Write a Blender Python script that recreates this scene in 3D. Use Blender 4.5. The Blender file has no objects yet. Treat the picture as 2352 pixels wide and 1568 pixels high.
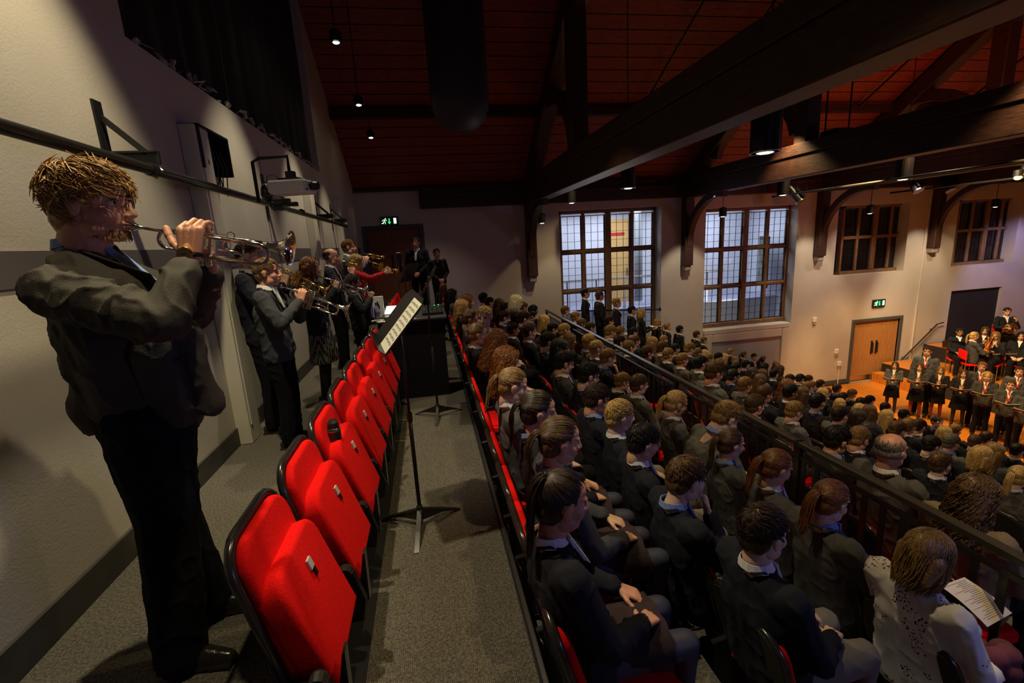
import bpy, bmesh, math, random
from mathutils import Vector as V, Matrix, Euler
R = math.radians
pi = math.pi
rnd = random.Random(7)
SC = bpy.context.scene
COL = SC.collection

# ------------------------------------------------------------------ camera, world, exposure, lights
H_CAM = 1.5
F_PX = 1064.18
YAW, PITCH, ROLL = 0.16806, 0.21086, -0.05816
_cy, _sy = math.cos(YAW), math.sin(YAW)
_f = V((_sy*math.cos(PITCH), _cy*math.cos(PITCH), -math.sin(PITCH)))
_r = V((_cy, -_sy, 0)); _u = _r.cross(_f)
CR = _r*math.cos(ROLL) + _u*math.sin(ROLL)
CU = -_r*math.sin(ROLL) + _u*math.cos(ROLL)
CAM = V((0, 0, H_CAM))
cd = bpy.data.cameras.new('camera'); cam = bpy.data.objects.new('camera', cd); COL.objects.link(cam)
cd.sensor_width = 36; cd.lens = F_PX/2352*36; cd.clip_start = 0.05; cd.clip_end = 200
cam.matrix_world = Matrix(((CR.x, CU.x, -_f.x, 0), (CR.y, CU.y, -_f.y, 0), (CR.z, CU.z, -_f.z, H_CAM), (0, 0, 0, 1)))
SC.camera = cam
def ray(x, y):
    return CR*((x-1176)/F_PX) - CU*((y-784)/F_PX) + _f
def at_y(x, y, Y): d = ray(x, y); return CAM + d*(Y/d.y)
def at_x(x, y, X): d = ray(x, y); return CAM + d*(X/d.x)
def at_z(x, y, Z): d = ray(x, y); return CAM + d*((Z-H_CAM)/d.z)
def at_h(x, y, h, size=.235):
    d = ray(x, y); return CAM + d*(F_PX*size/h)

SC.view_settings.view_transform = 'Standard'; SC.view_settings.look = 'None'
SC.view_settings.gamma = 1; SC.view_settings.use_curve_mapping = False
SC.view_settings.exposure = 0.0
w = bpy.data.worlds.new('world'); SC.world = w; w.use_nodes = True
w.node_tree.nodes['Background'].inputs[0].default_value = (0.0045, 0.004, 0.007, 1)
w.node_tree.nodes['Background'].inputs[1].default_value = 1.0
def light(name, kind, loc, power, color, target=None, size=.1, spot=60, blend=.5, sizey=None):
    l = bpy.data.lights.new(name, kind); l.energy = power; l.color = color
    o = bpy.data.objects.new(name, l); COL.objects.link(o); o.location = loc
    if kind == 'SPOT': l.spot_size = R(spot); l.spot_blend = blend; l.shadow_soft_size = size
    elif kind == 'AREA':
        l.size = size
        if sizey: l.shape = 'RECTANGLE'; l.size_y = sizey
    else: l.shadow_soft_size = size
    if target is not None:
        o.rotation_euler = (V(target)-V(loc)).to_track_quat('-Z', 'Y').to_euler()
    return o
WARM = (1.0, .80, .50); AMBER = (1.0, .60, .22); PURP = (.52, .42, 1.0)
# downlights over the back walkway
light('walkway_lamp', 'SPOT', (-0.95, 2.45, 4.35), 430, (1, .85, .54), (-0.80, 2.45, 0), .05, 66, .45)
light('walkway_lamp', 'SPOT', (0.15, 1.2, 4.2), 190, (1, .82, .48), (-0.82, 1.78, 1.5), .05, 34, .5)
light('walkway_lamp', 'SPOT', (-0.60, -0.7, 4.35), 150, (1, .86, .56), (-0.60, 0.1, 0), .05, 80, .6)
light('walkway_lamp', 'SPOT', (-0.9, 4.9, 4.2), 220, (1, .86, .6), (-1.0, 4.9, 0), .04, 60, .5)
light('walkway_lamp', 'SPOT', (-0.9, 7.0, 4.1), 200, (1, .86, .6), (-1.0, 7.0, 0), .04, 62, .5)
light('walkway_lamp', 'SPOT', (-0.9, 8.85, 3.9), 130, (1, .86, .6), (-1.0, 8.9, 0), .04, 62, .5)
light('door_fill', 'SPOT', (0.2, 10.2, 3.4), 70, (1, .8, .6), (0.0, 11.2, 0), .05, 80, .8)  # added unseen spot that brightens the pair beside the brown door
# audience downlights
for (x, y, p) in ((1.5, 2.2, 60), (1.6, 6.2, 60), (3.8, 5.2, 120), (3.9, 8.5, 120), (3.7, 11.0, 70), (6.9, 4.5, 110), (6.9, 8.5, 120), (9.9, 11.0, 80), (10.2, 8.2, 130), (9.6, 4.6, 130), (3.2, 1.6, 90)):
    light('hall_lamp', 'SPOT', (x, y, 3.4), p*2.1, (1, .74, .36), (x+.2, y, -2), .05, 105, .7)
# scallops on the far wall
for px, p in ((1245, 24), (1560, 105), (1850, 105), (2115, 90)):
    q = at_y(px, 500, 12.15)
    light('wall_lamp', 'SPOT', (q.x+.35, 11.1, 2.35), p*1.9, (1, .82, .56), (q.x+.55, 12.6, -1.1), .05, 58, .5)
light('wall_lamp', 'SPOT', (13.3, 11.0, 2.6), 230, (1, .74, .52), (13.0, 12.6, -2.5), .1, 80, .6)
light('wall_lamp', 'SPOT', (18.5, 10.6, 2.0), 230, (.55, .5, 1.0), (19.3, 12.6, -1.0), .1, 80, .6)
# stage
light('stage_lamp', 'SPOT', (9.5, 9.5, 3.0), 1700, (1, .60, .20), (13.5, 9.6, -3.7), .1, 70, .4)
light('stage_lamp', 'SPOT', (9.5, 6.0, 3.0), 1700, (1, .60, .20), (13.2, 6.6, -3.7), .1, 70, .4)
light('stage_lamp', 'SPOT', (12.0, 9.0, 3.2), 1300, (1, .72, .40), (17.5, 10.5, -3.0), .1, 70, .4)
light('stage_wash', 'AREA', (15.0, 3.0, 0.8), 42, PURP, (2.0, 4.0, -0.5), 2.0)
light('front_wash', 'AREA', (3.6, -0.9, 1.2), 13, (.30, .36, 1.0), (1.2, 1.6, -0.3), .5)
light('roof_glow', 'SPOT', (9.8, 6.4, 3.2), 125, (1, .24, .09), (10.4, 10.2, 5.4), .4, 128, 1.0)
light('beam_bounce_fill', 'SPOT', (3.9, 10.6, -.6), 120, (1, .85, .7), (2.8, 8.2, 2.4), .05, 50, .9)  # added spot standing in for light bounced up under the tie beam
light('amber_spot', 'SPOT', (4.9, 11.0, 1.9), 26, AMBER, (5.75, 12.1, -.75), .05, 34, .5)

# ------------------------------------------------------------------ materials
MATS = {}
def mat(name, col, rough=.6, metal=0, noise=None, bump=0, bscale=60, emit=None, estr=1, coat=0, sheen=0, spec=.5, stretch=None):
    if name in MATS: return MATS[name]
    m = bpy.data.materials.new(name); m.use_nodes = True; nt = m.node_tree; b = nt.nodes['Principled BSDF']
    b.inputs['Base Color'].default_value = (*col, 1); b.inputs['Roughness'].default_value = rough
    b.inputs['Metallic'].default_value = metal; b.inputs['Specular IOR Level'].default_value = spec
    if coat: b.inputs['Coat Weight'].default_value = coat
    if sheen:
        b.inputs['Sheen Weight'].default_value = sheen; b.inputs['Sheen Roughness'].default_value = .4
        b.inputs['Sheen Tint'].default_value = (*[min(1, c*2+.05) for c in col], 1)
    if emit:
        b.inputs['Emission Color'].default_value = (*emit, 1); b.inputs['Emission Strength'].default_value = estr
    if noise or bump:
        tc = nt.nodes.new('ShaderNodeTexCoord'); mp = nt.nodes.new('ShaderNodeMapping')
        nt.links.new(tc.outputs['Object'], mp.inputs[0])
        if stretch: mp.inputs['Scale'].default_value = stretch
    if noise:
        n = nt.nodes.new('ShaderNodeTexNoise'); n.inputs['Scale'].default_value = noise[0]; n.inputs['Detail'].default_value = 5
        nt.links.new(mp.outputs[0], n.inputs['Vector'])
        r = nt.nodes.new('ShaderNodeValToRGB'); r.color_ramp.elements[0].position = .3; r.color_ramp.elements[1].position = .7
        k = noise[1]
        r.color_ramp.elements[0].color = (*[c*(1-k) for c in col], 1); r.color_ramp.elements[1].color = (*[min(1, c*(1+k)) for c in col], 1)
        nt.links.new(n.outputs['Fac'], r.inputs[0]); nt.links.new(r.outputs[0], b.inputs['Base Color'])
    if bump:
        n = nt.nodes.new('ShaderNodeTexNoise'); n.inputs['Scale'].default_value = bscale; n.inputs['Detail'].default_value = 3
        nt.links.new(mp.outputs[0], n.inputs['Vector'])
        bp = nt.nodes.new('ShaderNodeBump'); bp.inputs['Strength'].default_value = bump; bp.inputs['Distance'].default_value = .01
        nt.links.new(n.outputs['Fac'], bp.inputs['Height']); nt.links.new(bp.outputs[0], b.inputs['Normal'])
    MATS[name] = m
    return m
M = {}
M['plaster'] = mat('plaster', (.49, .45, .385), .9, noise=(2.5, .06), bump=.12, bscale=90)
M['plaster_far'] = mat('plaster_far', (.55, .50, .46), .9, noise=(1.5, .05), bump=.1, bscale=40)
M['trim_paint'] = mat('trim_paint', (.62, .58, .48), .55)
M['dado'] = mat('dado', (.10, .085, .09), .7)
M['panel_grey'] = mat('panel_grey', (.36, .35, .35), .8)
M['base'] = mat('skirting_paint', (.05, .045, .04), .6, noise=(8, .2))
M['carpet'] = mat('carpet', (.150, .134, .108), .98, noise=(95, .6), bump=1.0, bscale=120)
_nt = M['carpet'].node_tree; _tc = _nt.nodes.new('ShaderNodeTexCoord'); _w = _nt.nodes.new('ShaderNodeTexWave'); _w.bands_direction = 'X'; _w.inputs['Scale'].default_value = 36; _w.inputs['Distortion'].default_value = 1.5; _w.inputs['Detail Scale'].default_value = 6
_nt.links.new(_tc.outputs['Object'], _w.inputs['Vector']); _b = [n for n in _nt.nodes if n.type == 'BSDF_PRINCIPLED'][0]; _src = _b.inputs['Base Color'].links[0].from_socket
_mx = _nt.nodes.new('ShaderNodeMix'); _mx.data_type = 'RGBA'; _mx.blend_type = 'MULTIPLY'; _mx.inputs[0].default_value = .45; _nt.links.new(_src, _mx.inputs[6]); _nt.links.new(_w.outputs['Color'], _mx.inputs[7]); _nt.links.new(_mx.outputs[2], _b.inputs['Base Color'])
M['riser'] = mat('riser_black', (.012, .012, .016), .75)
M['boards'] = mat('roof_boards', (.24, .040, .020), .55, noise=(9, .45), stretch=(1, 8, 8))
M['oak'] = mat('dark_oak', (.042, .016, .010), .5, noise=(7, .5), bump=.3, bscale=25, stretch=(6, 1, 6))
M['frame'] = mat('window_oak', (.22, .115, .055), .5, noise=(9, .35), stretch=(5, 5, 1))
M['lead'] = mat('lead', (.02, .02, .025), .5, metal=.3)
M['darkglass'] = mat('night_glass', (.008, .007, .01), .08, spec=.8)
M['doorwood'] = mat('veneer_oak', (.42, .20, .065), .4, noise=(5, .18), stretch=(6, 6, .6))
M['doorframe'] = mat('door_frame_paint', (.07, .075, .08), .5)
M['stagefloor'] = mat('stage_boards', (.58, .20, .025), .28, noise=(6, .3), stretch=(.5, 9, 1))
M['black'] = mat('black_metal', (.012, .012, .014), .38, metal=.2)
M['blackplastic'] = mat('black_plastic', (.016, .016, .018), .3)
M['frame_tube'] = mat('seat_frame', (.02, .018, .016), .22, spec=.7)
M['steel'] = mat('steel', (.55, .53, .5), .3, metal=1)
M['silver'] = mat('silver_plate', (.86, .84, .78), .12, metal=1)
M['brass'] = mat('brass', (.95, .62, .18), .16, metal=1)
M['red'] = mat('red_velour', (.80, .004, .003), .9, noise=(160, .18), bump=.35, bscale=300, spec=.2)
M['redback'] = mat('seat_shell', (.02, .017, .018), .5)
M['paper'] = mat('paper', (.80, .77, .68), .7)
M['ink'] = mat('ink', (.03, .03, .04), .8)
M['white'] = mat('white_paint', (.78, .77, .72), .5)
M['leather'] = mat('black_leather', (.018, .016, .014), .18, spec=.7, bump=.2, bscale=60)
M['eye'] = mat('eye_white', (.62, .60, .56), .2); M['pupil'] = mat('pupil_brown', (.012, .008, .006), .25)
M['lip'] = mat('lip', (.42, .15, .11), .45)
SKIN = {'fair': mat('skin_fair', (.62, .36, .25), .5, noise=(14, .08)), 'pale': mat('skin_pale', (.66, .43, .33), .5, noise=(14, .07)),
        'ruddy': mat('skin_ruddy', (.60, .29, .19), .5, noise=(12, .12)), 'tan': mat('skin_tan', (.34, .18, .10), .5), 'dark': mat('skin_dark', (.10, .05, .03), .5)}
HAIR = {}
for k_, c_ in dict(bk=(.010, .008, .008), db=(.030, .015, .008), br=(.095, .048, .018), lb=(.25, .145, .050), bl=(.48, .31, .11), gi=(.20, .072, .018), wh=(.75, .66, .48), gy=(.16, .13, .10)).items():
    HAIR[k_] = mat('hair_'+dict(bk='black', db='dark_brown', br='brown', lb='light_brown', bl='blond', gi='auburn', wh='white_blond', gy='greying')[k_], c_, .42, noise=(90, .5), spec=.5)
CLOTH = {'n': mat('navy_blazer', (.011, .012, .020), .9, bump=.2, bscale=220, spec=.25), 'g': mat('grey_blazer', (.092, .092, .097), .9, spec=.3, bump=.2, bscale=200),
         'w': mat('white_floral_cotton', (.74, .75, .78), .8), 't': mat('beige_coat', (.19, .15, .10), .9, bump=.2), 'suit': mat('charcoal_suit', (.050, .044, .035), .8, noise=(2.2, .2), bump=.25, bscale=240, spec=.3),
         'r': mat('red_cardigan', (.50, .010, .012), .9, bump=.4, bscale=120), 'blk': mat('black_cloth', (.006, .006, .008), .9, bump=.2, bscale=180),
         'bg': mat('slate_blazer', (.065, .075, .105), .9), 'gd': mat('dark_grey_blazer', (.040, .042, .050), .9, bump=.2, bscale=200)}
TROU = {'g': mat('grey_trousers', (.16, .145, .12), .9, bump=.2, bscale=200), 'k': mat('black_trousers', (.004, .004, .007), .9, spec=.2), 's': mat('tartan_skirt', (.020, .008, .012), .9, noise=(16, .7)),
        'd': mat('dotted_skirt', (.16, .15, .13), .9)}
SHIRT = {'w': mat('white_shirt', (.78, .78, .80), .7), 'b': mat('blue_shirt', (.20, .30, .62), .7)}
TIE = {'r': mat('red_tie', (.45, .015, .02), .6), 'n': mat('navy_tie', (.015, .015, .05), .6), 's': mat('silver_tie', (.45, .42, .35), .5)}
TIGHT = {'k': mat('black_tights', (.012, .010, .014), .7), 'r': mat('red_tights', (.20, .03, .015), .7), 'n': mat('blue_tights', (.030, .032, .06), .6)}

# ------------------------------------------------------------------ objects
def prop(o, label=None, cat=None, group=None, kind=None):
    if label: o['label'] = label
    if cat: o['category'] = cat
    if group: o['group'] = group
    if kind: o['kind'] = kind
    return o
def thing(name, label, cat, loc=(0, 0, 0), rotz=0, group=None, scale=1):
    o = bpy.data.objects.new(name, None); COL.objects.link(o); o.location = loc; o.rotation_euler = (0, 0, rotz)
    o.scale = (scale,)*3; o.empty_display_size = .1
    return prop(o, label, cat, group)
def link(name, me, m=None, parent=None, mtx=None):
    o = bpy.data.objects.new(name, me); COL.objects.link(o)
    if parent is not None: o.parent = parent
    if mtx is not None: o.matrix_local = mtx
    if m is not None:
        if not me.materials: me.materials.append(m)
        o.material_slots[0].link = 'OBJECT'; o.material_slots[0].material = m
    return o
class MB:
    def __init__(s): s.v = []; s.f = []; s.mi = []; s.cur = 0
    def add(s, vs, fs):
        n = len(s.v); s.v += [V(p) for p in vs]; s.f += [[i+n for i in f] for f in fs]; s.mi += [s.cur]*len(fs); return s
    def box(s, a, b, m=None):
        x0, y0, z0 = a; x1, y1, z1 = b
        vs = [V(p) for p in ((x0, y0, z0), (x1, y0, z0), (x1, y1, z0), (x0, y1, z0), (x0, y0, z1), (x1, y0, z1), (x1, y1, z1), (x0, y1, z1))]
        if m is not None: vs = [m @ p for p in vs]
        return s.add(vs, [(0, 3, 2, 1), (4, 5, 6, 7), (0, 1, 5, 4), (1, 2, 6, 5), (2, 3, 7, 6), (3, 0, 4, 7)])
    def bar(s, p, q, wx, wy, up=(0, 0, 1)):
        p, q = V(p), V(q); d = (q-p).normalized(); u = V(up)
        if abs(d.dot(u)) > .99: u = V((1, 0, 0))
        a = d.cross(u).normalized(); b = a.cross(d)
        vs = [e + a*i*wx/2 + b*j*wy/2 for e in (p, q) for i, j in ((-1, -1), (1, -1), (1, 1), (-1, 1))]
        return s.add(vs, [(0, 3, 2, 1), (4, 5, 6, 7), (0, 1, 5, 4), (1, 2, 6, 5), (2, 3, 7, 6), (3, 0, 4, 7)])
    def tube(s, path, rad, n=8, flat=1, closed=False):
        path = [V(p) for p in path]; k = len(path)
        if isinstance(rad, (int, float)): rad = [rad]*k
        up = V((0, 0, 1)); d0 = (path[1]-path[0]).normalized()
        if abs(d0.dot(up)) > .9: up = V((0, 1, 0))
        a = d0.cross(up).normalized(); vs = []; prev = d0
        for i in range(k):
            if closed: d = path[(i+1) % k]-path[i-1]
            else: d = path[min(i+1, k-1)]-path[max(i-1, 0)]
            if d.length < 1e-9: d = prev
            d = d.normalized(); a = a - d*a.dot(d)
            a = a.normalized() if a.length > 1e-6 else d.orthogonal().normalized()
            b = d.cross(a); prev = d
            for j in range(n):
                t = 2*pi*j/n; vs.append(path[i] + (a*math.cos(t) + b*math.sin(t)*flat)*rad[i])
        fs = []
        for i in range(k if closed else k-1):
            i2 = (i+1) % k
            for j in range(n):
                j2 = (j+1) % n; fs.append((i*n+j, i*n+j2, i2*n+j2, i2*n+j))
        if not closed: fs += [tuple(range(n))[::-1], tuple(range((k-1)*n, k*n))]
        return s.add(vs, fs)
    def lathe(s, prof, m=None, n=20):
        vs = []; k = len(prof)
        for (r, z) in prof:
            for j in range(n):
                t = 2*pi*j/n; vs.append(V((r*math.cos(t), r*math.sin(t), z)))
        if m is not None: vs = [m @ p for p in vs]
        fs = [(i*n+j, i*n+(j+1) % n, (i+1)*n+(j+1) % n, (i+1)*n+j) for i in range(k-1) for j in range(n)]
        if prof[0][0] > 1e-5: fs.append(tuple(range(n))[::-1])
        if prof[-1][0] > 1e-5: fs.append(tuple(range((k-1)*n, k*n)))
        return s.add(vs, fs)
    def ell(s, c, r, m=None, nu=12, nv=8):
        prof = [(math.sin(pi*i/nv), -math.cos(pi*i/nv)) for i in range(nv+1)]
        mm = Matrix.Translation(c) @ Matrix.Diagonal((*r, 1))
        if m is not None: mm = m @ mm
        return s.lathe([(max(a, 1e-4), b) for a, b in prof], mm, nu)
    def cap(s, a, ra, b, rb, n=10):
        a, b = V(a), V(b); d = b-a; L = max(d.length, 1e-4); q = d.to_track_quat('Z', 'Y').to_matrix().to_4x4()
        prof = [(ra*math.sin(t), -ra*math.cos(t)) for t in (.02, .5, 1.0, pi/2)] + [(rb*math.cos(t), L+rb*math.sin(t)) for t in (0, .55, 1.05, pi/2-.02)]
        return s.lathe(prof, Matrix.Translation(a) @ q, n)
    def prism(s, pts, d, m=None):
        n = len(pts); pts = [V(p) for p in pts]; d = V(d); vs = pts + [p+d for p in pts]
        if m is not None: vs = [m @ p for p in vs]
        return s.add(vs, [tuple(range(n))[::-1], tuple(range(n, 2*n))] + [(i, (i+1) % n, (i+1) % n+n, i+n) for i in range(n)])
    def mesh(s, name, mats=(), smooth=False, bevel=0, seg=1, sub=0):
        me = bpy.data.meshes.new(name); me.from_pydata([tuple(p) for p in s.v], [], s.f)
        for m in mats: me.materials.append(m)
        if len(mats) > 1: me.polygons.foreach_set('material_index', s.mi)
        if smooth: me.polygons.foreach_set('use_smooth', [True]*len(me.polygons))
        me.update()
        if bevel or True:
            bm = bmesh.new(); bm.from_mesh(me); bmesh.ops.recalc_face_normals(bm, faces=bm.faces)
            if bevel:
                try: bmesh.ops.bevel(bm, geom=[e for e in bm.edges if e.is_manifold and e.calc_face_angle(0) > .5], offset=bevel, segments=seg, affect='EDGES', clamp_overlap=True)
                except Exception: pass
            bm.to_mesh(me); bm.free()
        return me
    def build(s, name, m, parent=None, mtx=None, **k):
        ms = m if isinstance(m, (list, tuple)) else [m]
        me = s.mesh(name, ms, **k); o = bpy.data.objects.new(name, me); COL.objects.link(o)
        if parent is not None: o.parent = parent
        if mtx is not None: o.matrix_local = mtx
        return o
def struct(o): o['kind'] = 'structure'; return o
def copy_tree(o, parent=None):
    c = o.copy(); COL.objects.link(c)
    if parent is not None: c.parent = parent
    for ch in [x for x in o.children]: copy_tree(ch, c)
    return c
def smooth_angle(me, ang=40):
    me.polygons.foreach_set('use_smooth', [True]*len(me.polygons))
    try: me.set_sharp_from_angle(angle=R(ang))
    except Exception: pass
from mathutils import noise as mno
def crease(me, amp, fr=(11, 11, 7)):
    co = [v.co.copy() for v in me.vertices]; no = [v.normal.copy() for v in me.vertices]
    for i, v in enumerate(me.vertices):
        p = co[i]; q = V((p.x*fr[0]+p.z*5, p.y*fr[1], p.z*fr[2]-p.x*6))
        f = 1-abs(mno.noise(q))*2.2; g = mno.noise(q*.45+V((9, 3, 1)))
        v.co = p+no[i]*amp*((max(f, 0)**3)*1.1-.35+g*.9)
    me.update(); return me
def remesh(mb, vox, sm=2, name='tmp'):
    me = mb.mesh(name); o = bpy.data.objects.new('tmp', me); COL.objects.link(o)
    r = o.modifiers.new('r', 'REMESH'); r.mode = 'VOXEL'; r.voxel_size = vox
    if sm: q = o.modifiers.new('s', 'SMOOTH'); q.iterations = sm; q.factor = .5
    dg = bpy.context.evaluated_depsgraph_get(); out = bpy.data.meshes.new_from_object(o.evaluated_get(dg))
    bpy.data.objects.remove(o); bpy.data.meshes.remove(me); out.name = name
    out.polygons.foreach_set('use_smooth', [True]*len(out.polygons)); return out
def join(name, items, mats):
    vs = []; fs = []; mi = []
    for me, k in items:
        n = len(vs); vs += [tuple(v.co) for v in me.vertices]; fs += [[i+n for i in p.vertices] for p in me.polygons]; mi += [k]*len(me.polygons)
    out = bpy.data.meshes.new(name); out.from_pydata(vs, [], fs)
    for m in mats: out.materials.append(m)
    out.polygons.foreach_set('material_index', mi); out.polygons.foreach_set('use_smooth', [True]*len(fs)); out.update(); return out

# ------------------------------------------------------------------ people
def head_prims(mb, m, k=1.0, fat=1.0):
    E = lambda c, r: mb.ell(c, r, m, 14, 10)
    E((-.012, 0, .030), (.098, .076, .086)); E((.022, 0, -.030), (.068, .060*fat, .085)); E((.052, 0, -.088), (.030, .034*fat, .026))
    E((-.045, 0, -.02), (.058, .06, .07)); E((.052, 0, .048), (.038, .05, .035))
    for s in (-1, 1):
        E((.052, .036*s, -.030), (.030, .026*fat, .030)); E((.012, .048*s, -.070), (.042, .016*fat, .030))
        E((.073, .030*s, .026), (.016, .026, .009)); E((-.006, .078*s, -.008), (.019, .008, .031)); E((-.010, .084*s, .004), (.020, .006, .020))
        E((.096, .011*s, -.034), (.010, .008, .008))
    mb.cap(m @ V((.082, 0, .022)), .009*k, m @ V((.108, 0, -.030)), .0115*k, 8)
    E((.083, 0, -.058), (.012, .024, .006)); E((.081, 0, -.070), (.013, .021, .007))
def face_bits(m):
    a = MB(); b = MB(); c = MB()
    for s in (-1, 1):
        a.ell((.0665, .032*s, .004), (.0140, .0145, .0105), m, 10, 8); b.ell((.0785, .033*s, .004), (.0035, .0060, .0062), m, 8, 6)
        b.tube([m @ V(p) for p in ((.090, .014*s, .024), (.089, .032*s, .030), (.078, .050*s, .024))], [.003, .0042, .002], 6)
        b.tube([m @ V(p) for p in ((.0815, .020*s, .011), (.083, .032*s, .0155), (.074, .046*s, .009))], [.0015, .002, .0012], 5)
    c.ell((.0925, 0, -.0590), (.0045, .021, .0042), m, 10, 6); c.ell((.0905, 0, -.0675), (.0055, .019, .0050), m, 10, 6)
    return a, b, c
def hand_prims(mb, m, side, curl=.5, spread=1.0, thumb=.5, k=1.0):
    """wrist frame: +X fingers, +Z back of hand, thumb on +Y*side"""
    P = lambda x, y, z: m @ (V((x, y*side, z))*k)
    r = k
    for y in (.030, .010, -.010, -.028):
        mb.cap(P(-.005, y*.55, 0), .0165*r, P(.075, y, .002), .0125*r, 8)
    mb.cap(P(-.04, 0, 0), .024*r, P(.02, 0, 0), .020*r, 10)
    base = ((.082, .033, .068, .0092), (.088, .011, .076, .0094), (.084, -.011, .071, .0090), (.074, -.030, .056, .0080))
    for i, (bx, by, L, rr) in enumerate(base):
        c = curl[i] if isinstance(curl, (list, tuple)) else curl
        p = V((bx, by, .002)); a = 0
        sp = (by*2.2)*spread
        for seg, fr in enumerate((.45, .30, .25)):
            a += c*(1.0 if seg == 0 else 1.15)
            q = p + V((math.cos(a)*math.cos(sp), math.cos(a)*math.sin(sp), -math.sin(a)))*L*fr*1.15
            mb.cap(P(*p), rr*r*(1-.07*seg), P(*q), rr*r*(.93-.07*seg), 8); p = q
    p = V((.012, .026, -.004))
    for L, ang, dz in ((.040, .95-.3*thumb, -.25*thumb), (.032, .75-.6*thumb, -.5*thumb), (.027, .65-.9*thumb, -.6*thumb)):
        d = V((math.cos(ang), math.sin(ang), dz)).normalized(); q = p + d*L
        mb.cap(P(*p), .0125*r, P(*q), .0105*r, 8); p = q
def frame(o, x, z):
    x = V(x).normalized(); z = V(z); z = (z - x*z.dot(x)).normalized(); y = z.cross(x)
    return Matrix(((x.x, y.x, z.x, o[0]), (x.y, y.y, z.y, o[1]), (x.z, y.z, z.z, o[2]), (0, 0, 0, 1)))
def J_stand(**k):
    j = dict(pel=(0, 0, .94), che=(-.01, 0, 1.26), nk=(-.025, 0, 1.455), hd=(.01, 0, 1.60), yaw=0, pit=0, sw=.175,
             shR=(-.015, -.18, 1.40), shL=(-.015, .18, 1.40), elR=(-.03, -.23, 1.12), elL=(-.03, .23, 1.12), wrR=(.05, -.22, .87), wrL=(.05, .22, .87),
             hdR=(.15, 0, -1), hdL=(.15, 0, -1), bkR=(0, -1, 0), bkL=(0, 1, 0), curl=.35,
             hpR=(0, -.09, .90), hpL=(0, .09, .90), knR=(.02, -.10, .49), knL=(.02, .10, .49), anR=(-.02, -.11, .08), anL=(-.02, .11, .08), toe=(1, 0, 0))
    j.update(k); return {a: (V(b) if isinstance(b, tuple) else b) for a, b in j.items()}
def J_sit(**k):
    # origin = seat contact point; facing +X
    j = dict(pel=(0, 0, .11), che=(-.07, 0, .44), nk=(-.105, 0, .63), hd=(-.075, 0, .785), yaw=0, pit=.08, sw=.17,
             shR=(-.085, -.175, .575), shL=(-.085, .175, .575), elR=(.03, -.22, .30), elL=(.03, .22, .30), wrR=(.24, -.10, .24), wrL=(.24, .10, .24),
             hdR=(.8, .5, -.3), hdL=(.8, -.5, -.3), bkR=(.2, 0, 1), bkL=(.2, 0, 1), curl=.4,
             hpR=(.02, -.085, .09), hpL=(.02, .085, .09), knR=(.44, -.10, .08), knL=(.44, .10, .08), anR=(.42, -.10, -.36), anL=(.42, .10, -.36), toe=(1, 0, 0))
    j.update(k); return {a: (V(b) if isinstance(b, tuple) else b) for a, b in j.items()}
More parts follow.
